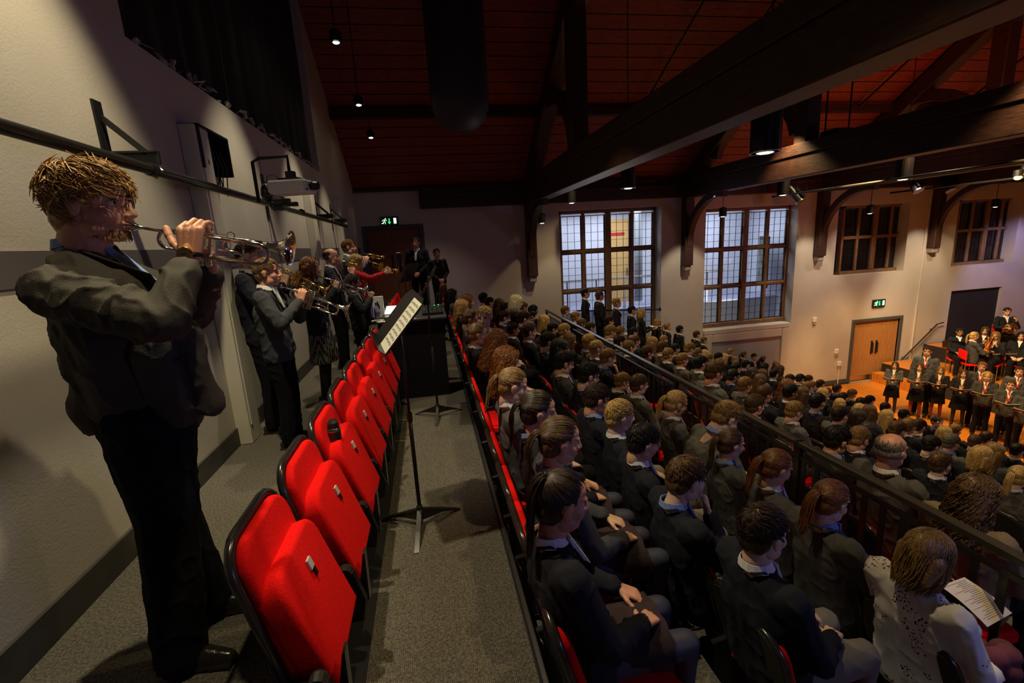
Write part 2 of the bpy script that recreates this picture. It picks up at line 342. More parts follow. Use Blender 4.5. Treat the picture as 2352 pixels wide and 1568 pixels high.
def person_meshes(tag, j, jac='jacket', leg='trousers', vox=.012, hvox=.0065, fvox=.006, thick=1.0, tie=True, collar='shirt', fat=1.0, vneck=True, skirtlen=.34, k_head=1.0):
    up = (j['nk']-j['pel']).normalized(); side = (j['shL']-j['shR']).normalized(); fwd = side.cross(up).normalized()
    hm = Matrix.Translation(j['hd']) @ Matrix.Rotation(j['yaw'], 4, 'Z') @ Matrix.Rotation(j['pit'], 4, 'Y') @ Matrix.Scale(k_head, 4)
    core = MB()
    core.cap(j['pel'], .09, j['che'], .10); core.cap(j['che'], .09, j['nk'], .055); nr = j.get('neck', 1.0); core.cap(j['nk']-up*.03, .058*fat*nr, hm @ V((-.028, 0, -.055)), .054*fat*nr, 12)
    for s in 'RL':
        core.cap(j['che'], .06, j['sh'+s], .05); core.cap(j['sh'+s], .045, j['el'+s], .037); core.cap(j['el'+s], .036, j['wr'+s], .025)
        core.cap(j['hp'+s], .075, j['kn'+s], .052); core.cap(j['kn'+s], .05, j['an'+s], .034); core.cap(j['an'+s]-V((0, 0, .01)), .028, j['an'+s]+j['toe']*.10-V((0, 0, .048)), .016)
        core.cap(j['pel'], .07, j['hp'+s], .07)
    items = [(remesh(core, .015 if vox > .009 else .012, 2), 0)]
    hp = MB(); head_prims(hp, hm, fat=fat); hp.cap(hm @ V((-.028, 0, -.06)), .050*fat*nr, hm @ V((-.034, 0, -.12)), .050*fat*nr, 12)
    items.append((remesh(hp, hvox, 1), 0))
    for s, sg in (('R', 1), ('L', -1)):
        hb = MB(); x = j['hd'+s].normalized()
        cu = j.get('curl'+s, j['curl']); hand_prims(hb, frame(j['wr'+s], x, j['bk'+s]), sg, cu, j.get('spread', 1.0), j.get('thumb', .5), j.get('hk', .95))
        items.append((remesh(hb, fvox, 1), 0))
    ew, eb, el = face_bits(hm)
    items += [(ew.mesh('e'), 1), (eb.mesh('e'), 2), (el.mesh('e'), 3)]
    out = dict(hm=hm, body=join('body_'+tag, items, [SKIN['fair'], M['eye'], M['pupil'], M['lip']]))
    # jacket
    g = MB(); t = thick; bot = j['pel']-up*.06
    for y in (-.075, 0, .075):
        g.cap(bot+side*y*1.15, .112*t, j['che']+side*y*1.05, .112*t, 14); g.cap(j['che']+side*y, .108*t, j['nk']-up*.075+side*y*.8, .075*t, 12)
    for s in 'RL':
        g.cap(j['che']+(j['sh'+s]-j['che'])*.3, .09*t, j['sh'+s], .070*t); g.cap(j['sh'+s], .070*t, j['el'+s], .057*t)
        d = j['wr'+s]-j['el'+s]; g.cap(j['el'+s], .057*t, j['wr'+s]-d*j.get('cuff'+s, j.get('cuff', .13)), .043*t)
        if j.get('wrinkle'):
            dd = j['el'+s]-j['sh'+s]; n0 = dd.orthogonal().normalized()
            for i in range(j['wrinkle']):
                fr = .12+.8*i/j['wrinkle']; c = j['sh'+s]+dd*fr; q = Matrix.Rotation(i*2.1, 3, dd.normalized()) @ n0
                w2 = dd.cross(q).normalized(); rr = .066*t-.012*fr
                g.tube([c+(q*math.cos(a)+w2*math.sin(a))*(rr+.002)+dd.normalized()*(.02*math.sin(a*1.3+i)) for a in [x*.3 for x in range(-4, 5)]], [.004]+[.011]*7+[.004], 6)
    for (p_, r_, q_, s_) in j.get('extra', []): g.cap(p_, r_, q_, s_)
    out['jacket'] = crease(remesh(g, vox, 2, 'jacket_'+tag), j.get('crease', .0085))
    # shirt collar + front + tie
    c = MB(); nb = j['nk']+up*.018+fwd*j.get('cshift', 0)
    ringp = []
    nd = (hm @ V((-.03, 0, -.09)) - j['nk']).normalized()
    for i in range(16):
        a = 2*pi*i/16; ringp.append(nb + (fwd*math.cos(a)*(.066*fat)+side*math.sin(a)*(.062*fat)) - up*(.018*math.cos(a)) + up*.004)
    n_ = len(ringp); cen = sum(ringp, V())/n_; vs = []
    for k_, q_ in enumerate(ringp):
        o_ = (q_-cen).normalized(); hh = .030
        vs += [q_-up*.020+o_*.010, q_+up*(hh-.012)-o_*.004, q_+up*(hh-.014)-o_*.008, q_-up*.020+o_*.004]
    c.add(vs, [(k_*4+e_, ((k_+1) % n_)*4+e_, ((k_+1) % n_)*4+(e_+1) % 4, k_*4+(e_+1) % 4) for k_ in range(n_) for e_ in range(4)])
    cf = j['che']+fwd*(.108*t)
    if vneck:
        top = nb+fwd*.060-up*.02
        low = cf+up*.02+fwd*.014
        c.prism([top+side*.040, top-side*.040, low-side*.005, low+side*.005], fwd*.016)
        for s in (-1, 1): c.prism([top+side*.004*s+up*.01, top+side*.050*s+up*.012, top+side*.040*s-up*.045+fwd*.012], fwd*.012)
    out['shirt'] = c.mesh('shirt_'+tag, [SHIRT['w']], bevel=.002)
    ti = MB()
    if tie and vneck:
        top = nb+fwd*.076-up*.03; low = cf+fwd*.030-up*.02
        ti.prism([top+side*.014, top-side*.014, low-side*.026, low-up*.03, low+side*.026], fwd*.008); ti.ell(top, (.014, .014, .016))
        out['tie'] = ti.mesh('tie_'+tag, [TIE['r']], bevel=.002)
    lp = MB()
    if vneck:
        top = nb-up*.008
        for s in (-1, 1):
            a = top+side*.060*s-fwd*.02+up*.01; b = top+side*.058*s+fwd*.040-up*.028; e = cf+side*.010*s-up*.03+fwd*.022; q = cf+side*.075*s+up*.07+fwd*.014
            lp.prism([a, b, e, q, top+side*.085*s+fwd*.02-up*.02], fwd*.012)
            lp.tube([top-fwd*.062+up*.006, top-fwd*.05+side*.045*s+up*.008, a, b], [.012, .014, .013, .008], 6, .6)
        for k in (0, 1): lp.lathe([(.009, 0), (.009, .004), (.004, .006)], frame(cf+fwd*.012-up*(.06+.10*k)+side*.02, side, fwd), 10)
        out['lapels'] = lp.mesh('lapels_'+tag, [CLOTH['n']], bevel=.0015)
    # legs
    g = MB()
    t0 = t; t = j.get('legt', t)
    if leg == 'trousers':
        g.cap(j['pel']-side*.06, .105*t, j['pel']+side*.06, .105*t, 14)
        for s in 'RL':
            g.cap(j['pel']*.3+j['hp'+s]*.7, .105*t, j['hp'+s], .100*t); g.cap(j['hp'+s], .098*t, j['kn'+s], .070*t, 12); d = j['an'+s]-j['kn'+s]
            g.cap(j['kn'+s], .068*t, j['an'+s]+V((.015, 0, -.015)), .062*t, 12)
        out['trousers'] = crease(remesh(g, vox, 2, 'trousers_'+tag), .006)
    else:
        sit = (j['knR']-j['hpR']).normalized()
        n = 24; vs = []; rows = 6
        for i in range(rows):
            f = i/(rows-1); c0 = j['pel']*(1-f)+(j['pel']+sit*skirtlen)*f; ax = side; bx = sit.cross(side).normalized()
            for q in range(n):
                a = 2*pi*q/n; rr = (.118+.05*f)*(1 if abs(sit.z) > .5 else .74)*(1+.05*math.cos(q*pi)*f)
                vs.append(c0 + ax*math.cos(a)*(rr+.045) + bx*math.sin(a)*rr)
        fs = [(i*n+q, i*n+(q+1) % n, (i+1)*n+(q+1) % n, (i+1)*n+q) for i in range(rows-1) for q in range(n)]
        sk = MB().add(vs, fs); sk.add([j['pel']-sit*.03], []); sk.f += [[q, (q+1) % n, n*rows] for q in range(n)]; sk.mi += [0]*n
        out['skirt'] = sk.mesh('skirt_'+tag, [TROU['s']], smooth=True)
        for s in 'RL': g.cap(j['hp'+s], .080, j['kn'+s], .056, 12); g.cap(j['kn'+s], .054, j['an'+s], .038, 12); g.cap(j['an'+s], .036, j['an'+s]+j['toe']*.08-V((0, 0, .04)), .024)
        out['tights'] = remesh(g, .012, 1, 'tights_'+tag)
    for s in 'RL':
        g = MB(); a = j['an'+s]; z = V((0, 0, 1)); tt = j['toe'+s] if 'toe'+s in j else j['toe']; tt = tt.normalized()
        g.cap(a-z*.035-tt*.035, .038, a-z*.04+tt*.12, .034, 10); g.cap(a-z*.035+tt*.10, .036, a-z*.052+tt*.185, .026, 10); g.cap(a-z*.02, .042, a+tt*.05-z*.03, .036, 10)
        g.box((-.075, -.036, -.083), (.20, .036, -.068), frame(a, tt, (0, 0, 1)))
        out['shoe'+s] = remesh(g, .009, 1, 'shoe_'+tag)
    return out

HC = V((-.012, 0, .034)); HR = V((.104, .082, .094))
def hair_mesh(style, seed):
    rn = random.Random(seed); mb = MB(); core = MB()
    big = {'c': 1.07, 'l': 1.03, 'b': 1.05, 'm': 1.04, 'a': 1.08}.get(style, 1.0)
    if style != 'k':
        core.ell(HC+V((-.010, 0, .003)), (HR.x*big*.955, HR.y*.975*big, HR.z*.945*big), None, 18, 12)
        core.ell((-.050, 0, -.015), (.064*big, .074*big, .073), None, 14, 10)
        if style == 'm': core.ell((-.065, 0, -.045), (.055, .068, .060)); core.ell((-.02, 0, .07), (.085, .072, .062)); core.ell((.045, 0, .075), (.045, .055, .035))
        if style in 'lcb':
            z0 = {'l': -.25, 'c': -.23, 'b': -.095}[style]; ww = 1.02
            for y in (-.055, -.02, .02, .055): core.cap((-.05, y, .0), .045*big, (-.075, y*ww, z0), .030*ww, 10)
            for y in (-.070, .070): core.cap((-.015, y, .0), .022, (-.02, y*1.12, max(z0*.75, -.2)), .022, 8)
    else:
        for i in range(15):
            a = pi*.45+pi*1.1*i/14; core.ell((-.018+.086*math.cos(a), .072*math.sin(a), -.005), (.014, .014, .036))
    meshes = [(crease(remesh(core, .008, 3), .010 if style == 'c' else .003, (30, 30, 14)), 0)]
    tiep = V((-.106, 0, .045)) if style != 'h' else V((-.075, 0, .108))
    def surf(d, lift=1.03):
        return V((HC.x+HR.x*d.x*lift*big, HC.y+HR.y*d.y*lift*big, HC.z+HR.z*d.z*lift*big))
    n = {'s': 1150, 'm': 2400, 'p': 600, 'h': 600, 'l': 520, 'c': 420, 'b': 560, 'k': 650, 'a': 900}[style]
    crown = V((-.45, .05, .9)).normalized(); cnt = 0
    while cnt < n:
        d = V((rn.gauss(0, 1), rn.gauss(0, 1), rn.gauss(0, 1))).normalized()
        if d.z < -.55: continue
        if d.x > .62 and d.z < .50: continue
        if d.x > .15 and d.z < .12: continue
        if d.x > -.25 and d.z < -.12: continue
        if style == 'k' and (d.z > .50+rn.uniform(-.15, .1) or d.x > .15): continue
        cnt += 1; pts = []; step = .012; p = surf(d); dd = d.copy(); ph = rn.uniform(0, 6.28)
        if style in 'sma':
            L = {'s': .042, 'm': .075, 'a': .03}[style]*rn.uniform(.6, 1.4); k = int(L/step)+1; lift = 1.012
            tdir = (d-crown*d.dot(crown)); tdir = tdir.normalized() if tdir.length > .05 else V((1, 0, 0))
            clump = V((mno.noise(d*4+V((seed, 0, 0))), mno.noise(d*4+V((0, 7, seed))), mno.noise(d*4+V((3, seed, 5)))))
            sweep = V((.9 if d.z > .2 else .1, rn.gauss(0, .2), -.5)); tdir = (tdir+sweep*.8+clump*(2.4 if style == 'm' else 1.3)+V((rn.gauss(0, .12), rn.gauss(0, .12), 0))).normalized()
            lf = (.022+.03*abs(clump.x)) if style == 'm' else .015+.012*abs(clump.y)
            for i in range(k+1):
                pts.append(surf(dd, lift)); dd = (dd+(tdir-dd*tdir.dot(dd))*step/.09).normalized()
                lift += lf*rn.uniform(.6, 1)*(1 if i < k-1 else 1.5)
            if style == 'a': pts = [q+V((rn.gauss(0, .005), rn.gauss(0, .005), rn.gauss(0, .005))) for q in pts]
            w0 = .0034 if style == 's' else .0023 if style == 'm' else .0036
            mb.tube(pts, [w0]*(len(pts)-1)+[.0006], 3, .6); continue
        if style in 'ph':
            tgt = V(((tiep.x-HC.x)/HR.x, 0, (tiep.z-HC.z)/HR.z)).normalized()
            for i in range(26):
                pts.append(surf(dd, 1.008+rn.uniform(.0, .018))); v = tgt-dd
                if v.length < .12: break
                tdir = (v-dd*v.dot(dd)); tdir = tdir.normalized() if tdir.length > 1e-3 else v.normalized(); dd = (dd+tdir*.14).normalized()
            if len(pts) > 2: mb.tube(pts, [.0016]+[.0030]*(len(pts)-1), 3, .5)
            continue
        if style == 'k':
            for i in range(4): pts.append(surf(dd, .985+.012*i)); dd = (dd+V((-.03, rn.gauss(0, .03), -.10))).normalized()
            mb.tube(pts, [.0030, .0030, .0025, .0006], 3); continue
        zend = {'l': -.30, 'c': -.27, 'b': -.125}[style]+rn.uniform(-.04, .03); side = 1 if d.y > 0 else -1
        amp = {'l': .003, 'c': .011, 'b': .002}[style]; hang = False
        for i in range(60):
            if not hang:
                p = surf(dd, 1.02+rn.uniform(0, .02)); tdir = V((-.45, side*.55, -1)); tdir = (tdir-dd*tdir.dot(dd)).normalized(); dd = (dd+tdir*.16).normalized()
                if dd.z < -.15 or abs(dd.y) > .93: hang = True
            else:
                inn = .004*(-side) if (style == 'b' and p.z < -.06) else side*.0008
                p = p+V((rn.gauss(-.0006, .0012), inn+rn.gauss(0, .001), -.017))
            w_ = amp*(1 if hang else .5)
            pts.append(p+V((math.sin(i*1.1+ph)*w_, math.cos(i*1.1+ph)*w_, 0)))
            if p.z < zend: break
        if len(pts) > 2: mb.tube(pts, [.0034]*(len(pts)-2)+[.0026, .0006], 3, .6)
    if style in 'ph':
        L = .27 if style == 'p' else .34
        for i in range(230):
            oy, oz = rn.gauss(0, .007), rn.gauss(0, .006); p = tiep+V((-.010, oy, oz)); v = V((-.016, oy*.25, .002)); pts = [p]; ph = rn.uniform(0, 6); gx = rn.gauss(0, .0006); gy = rn.gauss(0, .0006)
            for q in range(int(L*rn.uniform(.7, 1.1)/.016)):
                v = v+V((.0022 if q > 2 else 0, 0, -.0075)); v = v.normalized()*.016; p = p+v+V((gx, gy, 0))*(1 if q < 8 else -.6)
                pts.append(p+V((math.sin(q*.5+ph), math.cos(q*.45+ph), 0))*.0025)
                if abs(v.x) < .001 or v.x > 0: v.x = -.0006
            mb.tube(pts, [.0030]+[.0034]*(len(pts)-3)+[.0022, .0005], 3, .7)
        meshes.append((MB().tube([tiep+V((-.008, .014*math.cos(a), .014*math.sin(a))) for a in [x*pi/5 for x in range(10)]], .005, 6, closed=True).mesh('t'), 1))
    meshes.append((mb.mesh('h', smooth=True), 0))
    return join('hair_'+style, meshes, [HAIR['br'], M['black']])
def floral():
    m = MATS['white_floral_cotton']; nt = m.node_tree; b = nt.nodes['Principled BSDF']; tc = nt.nodes.new('ShaderNodeTexCoord')
    v = nt.nodes.new('ShaderNodeTexVoronoi'); v.inputs['Scale'].default_value = 75; n = nt.nodes.new('ShaderNodeTexNoise'); n.inputs['Scale'].default_value = 8
    n2 = nt.nodes.new('ShaderNodeTexNoise'); n2.inputs['Scale'].default_value = 5
    for q in (v, n, n2): nt.links.new(tc.outputs['Object'], q.inputs['Vector'])
    a = nt.nodes.new('ShaderNodeMath'); a.operation = 'LESS_THAN'; a.inputs[1].default_value = .38; nt.links.new(v.outputs['Distance'], a.inputs[0])
    b2 = nt.nodes.new('ShaderNodeMath'); b2.operation = 'GREATER_THAN'; b2.inputs[1].default_value = .58; nt.links.new(n.outputs['Fac'], b2.inputs[0])
    c = nt.nodes.new('ShaderNodeMath'); c.operation = 'MULTIPLY'; nt.links.new(a.outputs[0], c.inputs[0]); nt.links.new(b2.outputs[0], c.inputs[1])
    r = nt.nodes.new('ShaderNodeValToRGB'); r.color_ramp.interpolation = 'CONSTANT'; r.color_ramp.elements[0].color = (.02, .02, .07, 1); r.color_ramp.elements[1].color = (.22, .02, .05, 1); r.color_ramp.elements[1].position = .52
    nt.links.new(n2.outputs['Fac'], r.inputs[0]); mx = nt.nodes.new('ShaderNodeMix'); mx.data_type = 'RGBA'; nt.links.new(c.outputs[0], mx.inputs[0])
    mx.inputs[6].default_value = (.74, .75, .78, 1); nt.links.new(r.outputs[0], mx.inputs[7]); nt.links.new(mx.outputs[2], b.inputs['Base Color'])
floral()
def dots():
    m = MATS['dotted_skirt']; nt = m.node_tree; b = nt.nodes['Principled BSDF']; tc = nt.nodes.new('ShaderNodeTexCoord'); v = nt.nodes.new('ShaderNodeTexVoronoi'); v.inputs['Scale'].default_value = 55; v.inputs['Randomness'].default_value = .15
    nt.links.new(tc.outputs['Object'], v.inputs['Vector']); r = nt.nodes.new('ShaderNodeValToRGB'); r.color_ramp.interpolation = 'CONSTANT'; r.color_ramp.elements[0].color = (.42, .38, .30, 1); r.color_ramp.elements[1].color = (.012, .012, .014, 1); r.color_ramp.elements[1].position = .38
    nt.links.new(v.outputs['Distance'], r.inputs[0]); nt.links.new(r.outputs[0], b.inputs['Base Color'])
dots()
HAIRM = {}
def hairm(style, seed=0):
    k = (style, seed)
    if k not in HAIRM: HAIRM[k] = hair_mesh(style, seed*13+ord(style))
    return HAIRM[k]
def dress(root, T, hair='s', hc='br', jac='n', leg='k', skin='fair', shirt='w', tie='r', tights='k', seed=0, jname='blazer'):
    b = link('body', T['body'], SKIN[skin], root)
    if hair: link('hair', hairm(hair, seed), HAIR[hc], root, T['hm'])
    jo = link(jname, T['jacket'], CLOTH[jac], root)
    if 'lapels' in T and jname == 'blazer': link('lapels', T['lapels'], CLOTH[jac], jo)
    if jname != 'top': link('shirt', T['shirt'], SHIRT[shirt], root)
    if 'tie' in T and tie and jname != 'top': link('tie', T['tie'], TIE[tie], root)
    if 'trousers' in T: link('trousers', T['trousers'], TROU[leg], root)
    if 'skirt' in T: link('skirt', T['skirt'], TROU[leg] if leg in TROU else CLOTH['blk'], root)
    if 'tights' in T: link('tights', T['tights'], TIGHT[tights], root)
    for s in 'RL': link('shoe', T['shoe'+s], M['leather'], root)
    return b
# ================================================================== THE HALL
YF = 12.6; XB = -1.66; ZST = -3.70
RP, RR = .90, .295                       # audience row pitch and rise
def row_x(i): return .33+RP*i            # top of the back rest
def row_zt(i): return max(.19-RR*i, ZST+.43+.40)
def row_fl(i): return max(-.645-RR*i, ZST)
def slab_wall(name, axis, pos, thick, cuts_a, cuts_z, holes, m):
    """wall built of blocks round its openings; axis 'y' = wall in the XZ plane"""
    mb = MB()
    for i in range(len(cuts_a)-1):
        for k in range(len(cuts_z)-1):
            a0, a1, z0, z1 = cuts_a[i], cuts_a[i+1], cuts_z[k], cuts_z[k+1]; ca, cz = (a0+a1)/2, (z0+z1)/2
            if any(h[0] < ca < h[1] and h[2] < cz < h[3] for h in holes): continue
            if axis == 'y': mb.box((a0, pos, z0), (a1, pos+thick, z1))
            else: mb.box((pos-thick, a0, z0), (pos, a1, z1))
    return struct(mb.build(name, m))
W1 = (3.63, 6.64, -1.35, 2.26); W2 = (8.02, 11.05, -1.48, 2.12); W3 = (12.45, 15.05, -.12, 2.0); W4 = (16.9, 19.4, -.12, 2.0); DK = (17.08, 19.17, -2.95, -.93)
D2 = (13.40, 15.14, -3.70, -1.68); D1 = (-1.46, -.12, 0, 2.0)
holes = [W1, W2, W3, W4, DK, D2, D1]
ca = sorted({-2.2, 30} | {h[0] for h in holes} | {h[1] for h in holes}); cz = sorted({-3.8, 3.3} | {h[2] for h in holes} | {h[3] for h in holes})
slab_wall('wall_far', 'y', YF, .5, ca, cz, holes, M['plaster_far'])
slab_wall('wall_back', 'x', XB, .3, [-1.8, 3.46, 8.75, 12.6], [-.6, 2.84, 9], [(3.46, 8.75, 2.84, 9)], M['plaster'])
struct(MB().box((XB-.3, -1.8, -3.8), (30, -1.6, 9)).build('wall_near', M['plaster_far']))
struct(MB().box((22, -1.8, -3.8), (22.2, 12.6, 9)).build('wall_stage', M['plaster_far']))
struct(MB().box((XB-1.6, 3.3, 2.6), (XB-1.5, 8.9, 9)).build('wall_loft', M['riser']))
# floors: back walkway, audience tiers, stage floor
fl = MB(); fl.box((XB, -1.6, -.5), (-.58, YF, 0)); o = struct(fl.build('floor', M['carpet']))
struct(MB().box((-.575, -1.6, -.60), (.307, YF, -.35)).build('floor_aisle', M['carpet']))
mb = MB()
for i in range(0, 12):
    x0 = .307 if i == 0 else row_x(i)-.02; x1 = row_x(i+1)-.02
    z = row_fl(i)
    if z > ZST+.01: mb.box((x0, -1.6, z-.4), (x1, YF, z))
struct(mb.build('floor_tiers', M['carpet']))
mb = MB(); mb.box((-.58, -1.6, -.36), (-.566, YF, -.004)); mb.box((.300, -1.6, -.66), (.316, YF, -.354))
mb.box((.318, -1.6, -.40), (.345, YF, -.345))
for i in range(1, 11): mb.box((row_x(i)-.030, -1.6, row_fl(i)-.01), (row_x(i)-.016, YF, row_fl(i-1)-.004))
struct(mb.build('trim_1', M['riser']))
struct(MB().box((-.574, -1.6, -.352), (-.435, YF, -.346)).build('trim_8', M['riser']))  # dark strip laid on the aisle floor in place of the seats' cast shadow
struct(MB().box((.322, -1.6, -.348), (.340, YF, -.338)).build('trim_2', M['steel']))
# stage: boards one by one, laid along X
st = MB(); st.box((9.0, -1.6, -3.9), (22, YF, -3.735)); sf = struct(st.build('floor_stage', M['riser']))
n = 0; y = -1.58
bm_ = MB().box((0, 0, 0), (11.9, .112, .03)).mesh('board', [M['stagefloor']], bevel=.003)
while y < YF-.1:
    o = link('board', bm_, None, sf); o.location = (9.85+(n % 3)*.02, y, -3.731+.0012*((n*7) % 3)); y += .1145; n += 1
# side aisle steps along the far wall
mb = MB()
for i in range(14):
    x0 = 3.3+i*.45; z = -1.62-.378*(x0-4.0+.2)
    if z > ZST: mb.box((x0, 11.62, ZST), (x0+.45, YF-.01, z))
struct(mb.build('floor_side_steps', M['carpet']))
# skirtings
struct(MB().box((XB, -1.6, 0), (XB+.018, 3.9, .15)).box((XB, 4.12, 0), (XB+.018, YF, .15)).build('baseboard_back', M['base']))
struct(MB().box((9.6, YF-.03, ZST), (13.3, YF, ZST+.15)).build('baseboard_far', M['doorframe']))
# dado band and painted pilasters on the back wall
struct(MB().box((XB, -1.6, 1.43), (XB+.006, 3.9, 1.58)).box((XB, 4.13, 1.43), (XB+.006, YF, 1.58)).build('trim_3', M['dado']))
for y in (3.9, 7.3, 9.6, 11.2):
    mb = MB(); mb.box((XB, y, 0), (XB+.11, y+.22, 2.46)); mb.box((XB, y+.03, .15), (XB+.118, y+.05, 2.4)); struct(mb.build('trim_%d' % int(y*10), M['trim_paint'], bevel=.006))
for y in (1.2, 5.6, 8.3, 10.2): struct(MB().box((XB, y, .15), (XB+.004, y+.012, 2.6)).build('trim_%d' % int(y*10), M['dado']))
# curtain in the high opening with crumpled pale scraps along its hem
mb = MB(); N = 90; vs = []
for i in range(N+1):
    y = 3.47+5.27*i/N
    for k, z in enumerate((9, 6, 4.4, 3.4, 2.86+.03*math.sin(i*1.7)+.04*math.sin(i*.6))): vs.append((XB-.10+.035*math.sin(i*.9)+.02*math.sin(i*2.3+k), y, z))
mb.add(vs, [(i*5+k, (i+1)*5+k, (i+1)*5+k+1, i*5+k+1) for i in range(N) for k in range(4)])
cu = mb.build('curtain', M['riser'], smooth=True); prop(cu, 'black curtain filling the high opening in the back wall', 'curtain')
sd = MB().mesh
for i in range(26):
    y = 3.6+i*.196+rnd.uniform(-.06, .06); s = MB(); pr = [(0, rnd.uniform(-.02, .02))]
    pts = [(XB-.02+rnd.uniform(-.02, .05), y+q*rnd.uniform(.02, .04), 2.86+rnd.uniform(-.02, .055)) for q in range(6)]
    s.tube(pts, [.004, .018, .012, .022, .012, .003], 5, .35); s.build('frayed_scrap', M['plaster'], cu)
# ------------------------------------------------------------------ windows
def leaded_window(name, x0, x1, z0, z1, yv, rows, dark=False, zr=None):
    fr = MB(); W = x1-x0; jam = .075
    fr.box((x0, yv-.07, z0), (x0+jam, yv+.07, z1)); fr.box((x1-jam, yv-.07, z0), (x1, yv+.07, z1))
    fr.box((x0, yv-.07, z1-.09), (x1, yv+.07, z1)); fr.box((x0-.02, yv-.12, z0), (x1+.02, yv+.09, z0+.12))
    root = struct(fr.build(name, M['frame'], bevel=.012))
    inner = (x0+jam, x1-jam); cw = (inner[1]-inner[0]); mul = [.10, .17, .10]; lw = (cw-sum(mul))/4
    xs = []; x = inner[0]
    for k in range(4):
        xs.append((x, x+lw)); x += lw
        if k < 3:
            MB().box((x, yv-(.075 if k != 1 else .10), z0+.12), (x+mul[k], yv+.06, z1-.09)).build('mullion', M['frame'], root, bevel=.02); x += mul[k]
    zs = zr
    for (a, b) in zip(zs[:-1], zs[1:]):
        if b < z1-.1: MB().box((inner[0], yv-.07, b-.05), (inner[1], yv+.06, b+.05)).build('transom', M['frame'], root, bevel=.018)
    for (xa, xb) in xs:
        for a, b in zip(zs[:-1], zs[1:]):
            za, zb = a+(.05 if a > z0+.13 else 0), b-.05
            ld = MB(); ld.box((xa, yv-.02, za), (xa+.022, yv+.02, zb)); ld.box((xb-.022, yv-.02, za), (xb, yv+.02, zb)); ld.box((xa, yv-.02, za), (xb, yv+.02, za+.022)); ld.box((xa, yv-.02, zb-.022), (xb, yv+.02, zb))
            for q in (1, 2): xx = xa+(xb-xa)*q/3; ld.box((xx-.005, yv-.008, za), (xx+.005, yv+.008, zb))
            nz = 4 if (zb-za) < 1.0 else 5
            for q in range(1, nz): zz = za+(zb-za)*q/nz; ld.box((xa, yv-.008, zz-.005), (xb, yv+.008, zz+.005))
            ld.build('casement', M['lead'], root)
            for q in range(3):
                for w_ in range(nz):
                    p0 = xa+(xb-xa)*q/3+.008; p1 = xa+(xb-xa)*(q+1)/3-.008; q0 = za+(zb-za)*w_/nz+.008; q1 = za+(zb-za)*(w_+1)/nz-.008
                    t = [rnd.uniform(-.0025, .0025) for _ in range(4)]
                    MB().add([(p0, yv+t[0], q0), (p1, yv+t[1], q0), (p1, yv+t[2], q1), (p0, yv+t[3], q1)], [(0, 1, 2, 3)]).build('pane', M['darkglass'] if dark else M['glass'], root)
    return root
g = bpy.data.materials.new('old_glass'); g.use_nodes = True; nt = g.node_tree; nt.nodes.clear()
out = nt.nodes.new('ShaderNodeOutputMaterial'); mx = nt.nodes.new('ShaderNodeMixShader'); tr = nt.nodes.new('ShaderNodeBsdfTransparent'); gl = nt.nodes.new('ShaderNodeBsdfGlossy'); fz = nt.nodes.new('ShaderNodeFresnel')
tr.inputs[0].default_value = (.90, .93, .97, 1); gl.inputs['Roughness'].default_value = .04; fz.inputs[0].default_value = 1.4
nt.links.new(fz.outputs[0], mx.inputs[0]); nt.links.new(tr.outputs[0], mx.inputs[1]); nt.links.new(gl.outputs[0], mx.inputs[2]); nt.links.new(mx.outputs[0], out.inputs[0])
M['glass'] = g
leaded_window('window_1', 3.70, 6.62, -1.45, 2.26, 12.98, 3, zr=[-1.33, .0, 1.12, 2.17])
leaded_window('window_2', 8.05, 11.06, -1.44, 2.12, 12.98, 3, zr=[-1.32, -.20, .92, 2.03])
leaded_window('window_3', 12.92, 15.33, -.14, 2.02, 12.95, 2, True, zr=[-.02, 1.02, 1.93])
leaded_window('window_4', 17.3, 19.7, -.14, 2.02, 12.95, 2, True, zr=[-.02, 1.02, 1.93])
# plaster surround with a recessed panel under window 2
mb = MB(); a, b = 8.04, 11.0
mb.box((a, YF-.06, -1.60), (b, YF+.30, -1.45)); mb.box((a, YF-.06, ZST), (a+.28, YF, -1.6)); mb.box((b-.28, YF-.06, ZST), (b, YF, -1.6)); mb.box((a+.28, YF-.06, -1.86), (b-.28, YF, -1.6))
struct(mb.build('trim_4', M['plaster_far'], bevel=.02))
struct(MB().box((a+.28, YF-.015, ZST), (b-.28, YF, -1.86)).build('trim_5', M['panel_grey']))
# lit corridor behind windows 1 and 2
lc = mat('corridor_wall', (.60, .62, .70), .8, noise=(.5, .12)); lf = mat('corridor_floor', (.34, .36, .50), .5)
mb = MB(); mb.box((2.6, 16.2, -2.4), (14.4, 16.4, 2.8)); mb.box((2.5, 13.1, -2.4), (2.6, 16.4, 2.8)); mb.box((12.2, 13.1, -2.4), (12.3, 16.4, 2.8)); mb.box((2.5, 13.1, 2.45), (12.3, 16.4, 2.55))
struct(mb.build('wall_corridor', lc)); struct(MB().box((2.5, 13.1, -2.5), (12.3, 16.4, -2.4)).build('floor_corridor', lf))
mb = MB(); mb.box((2.6, 14.6, -.95), (12.2, 16.2, -.90)); struct(mb.build('floor_corridor_landing', lf))
pd = thing('wooden_door', 'pale wooden door with a red sign seen through the first lit window', 'door', (6.93, 16.15, -.9))
MB().box((-.40, 0, 0), (.30, .05, 3.0)).build('door_leaf', mat('lit_oak', (.62, .38, .13), .5), pd); MB().box((-.36, -.02, 2.42), (.14, 0, 2.52)).build('red_sign', mat('red_sign', (.55, .01, .02), .5), pd)
MB().box((.30, -.02, 0), (.42, .05, 2.9)).build('blue_jamb', mat('blue_paint', (.03, .10, .30), .5), pd); MB().box((.20, -.06, .95), (.24, -.02, 1.25)).build('handle', M['steel'], pd)
gl_ = thing('glass_balustrade', 'steel rail and glass balustrade in the corridor beyond the first window', 'balustrade', (6.4, 14.6, -.9))
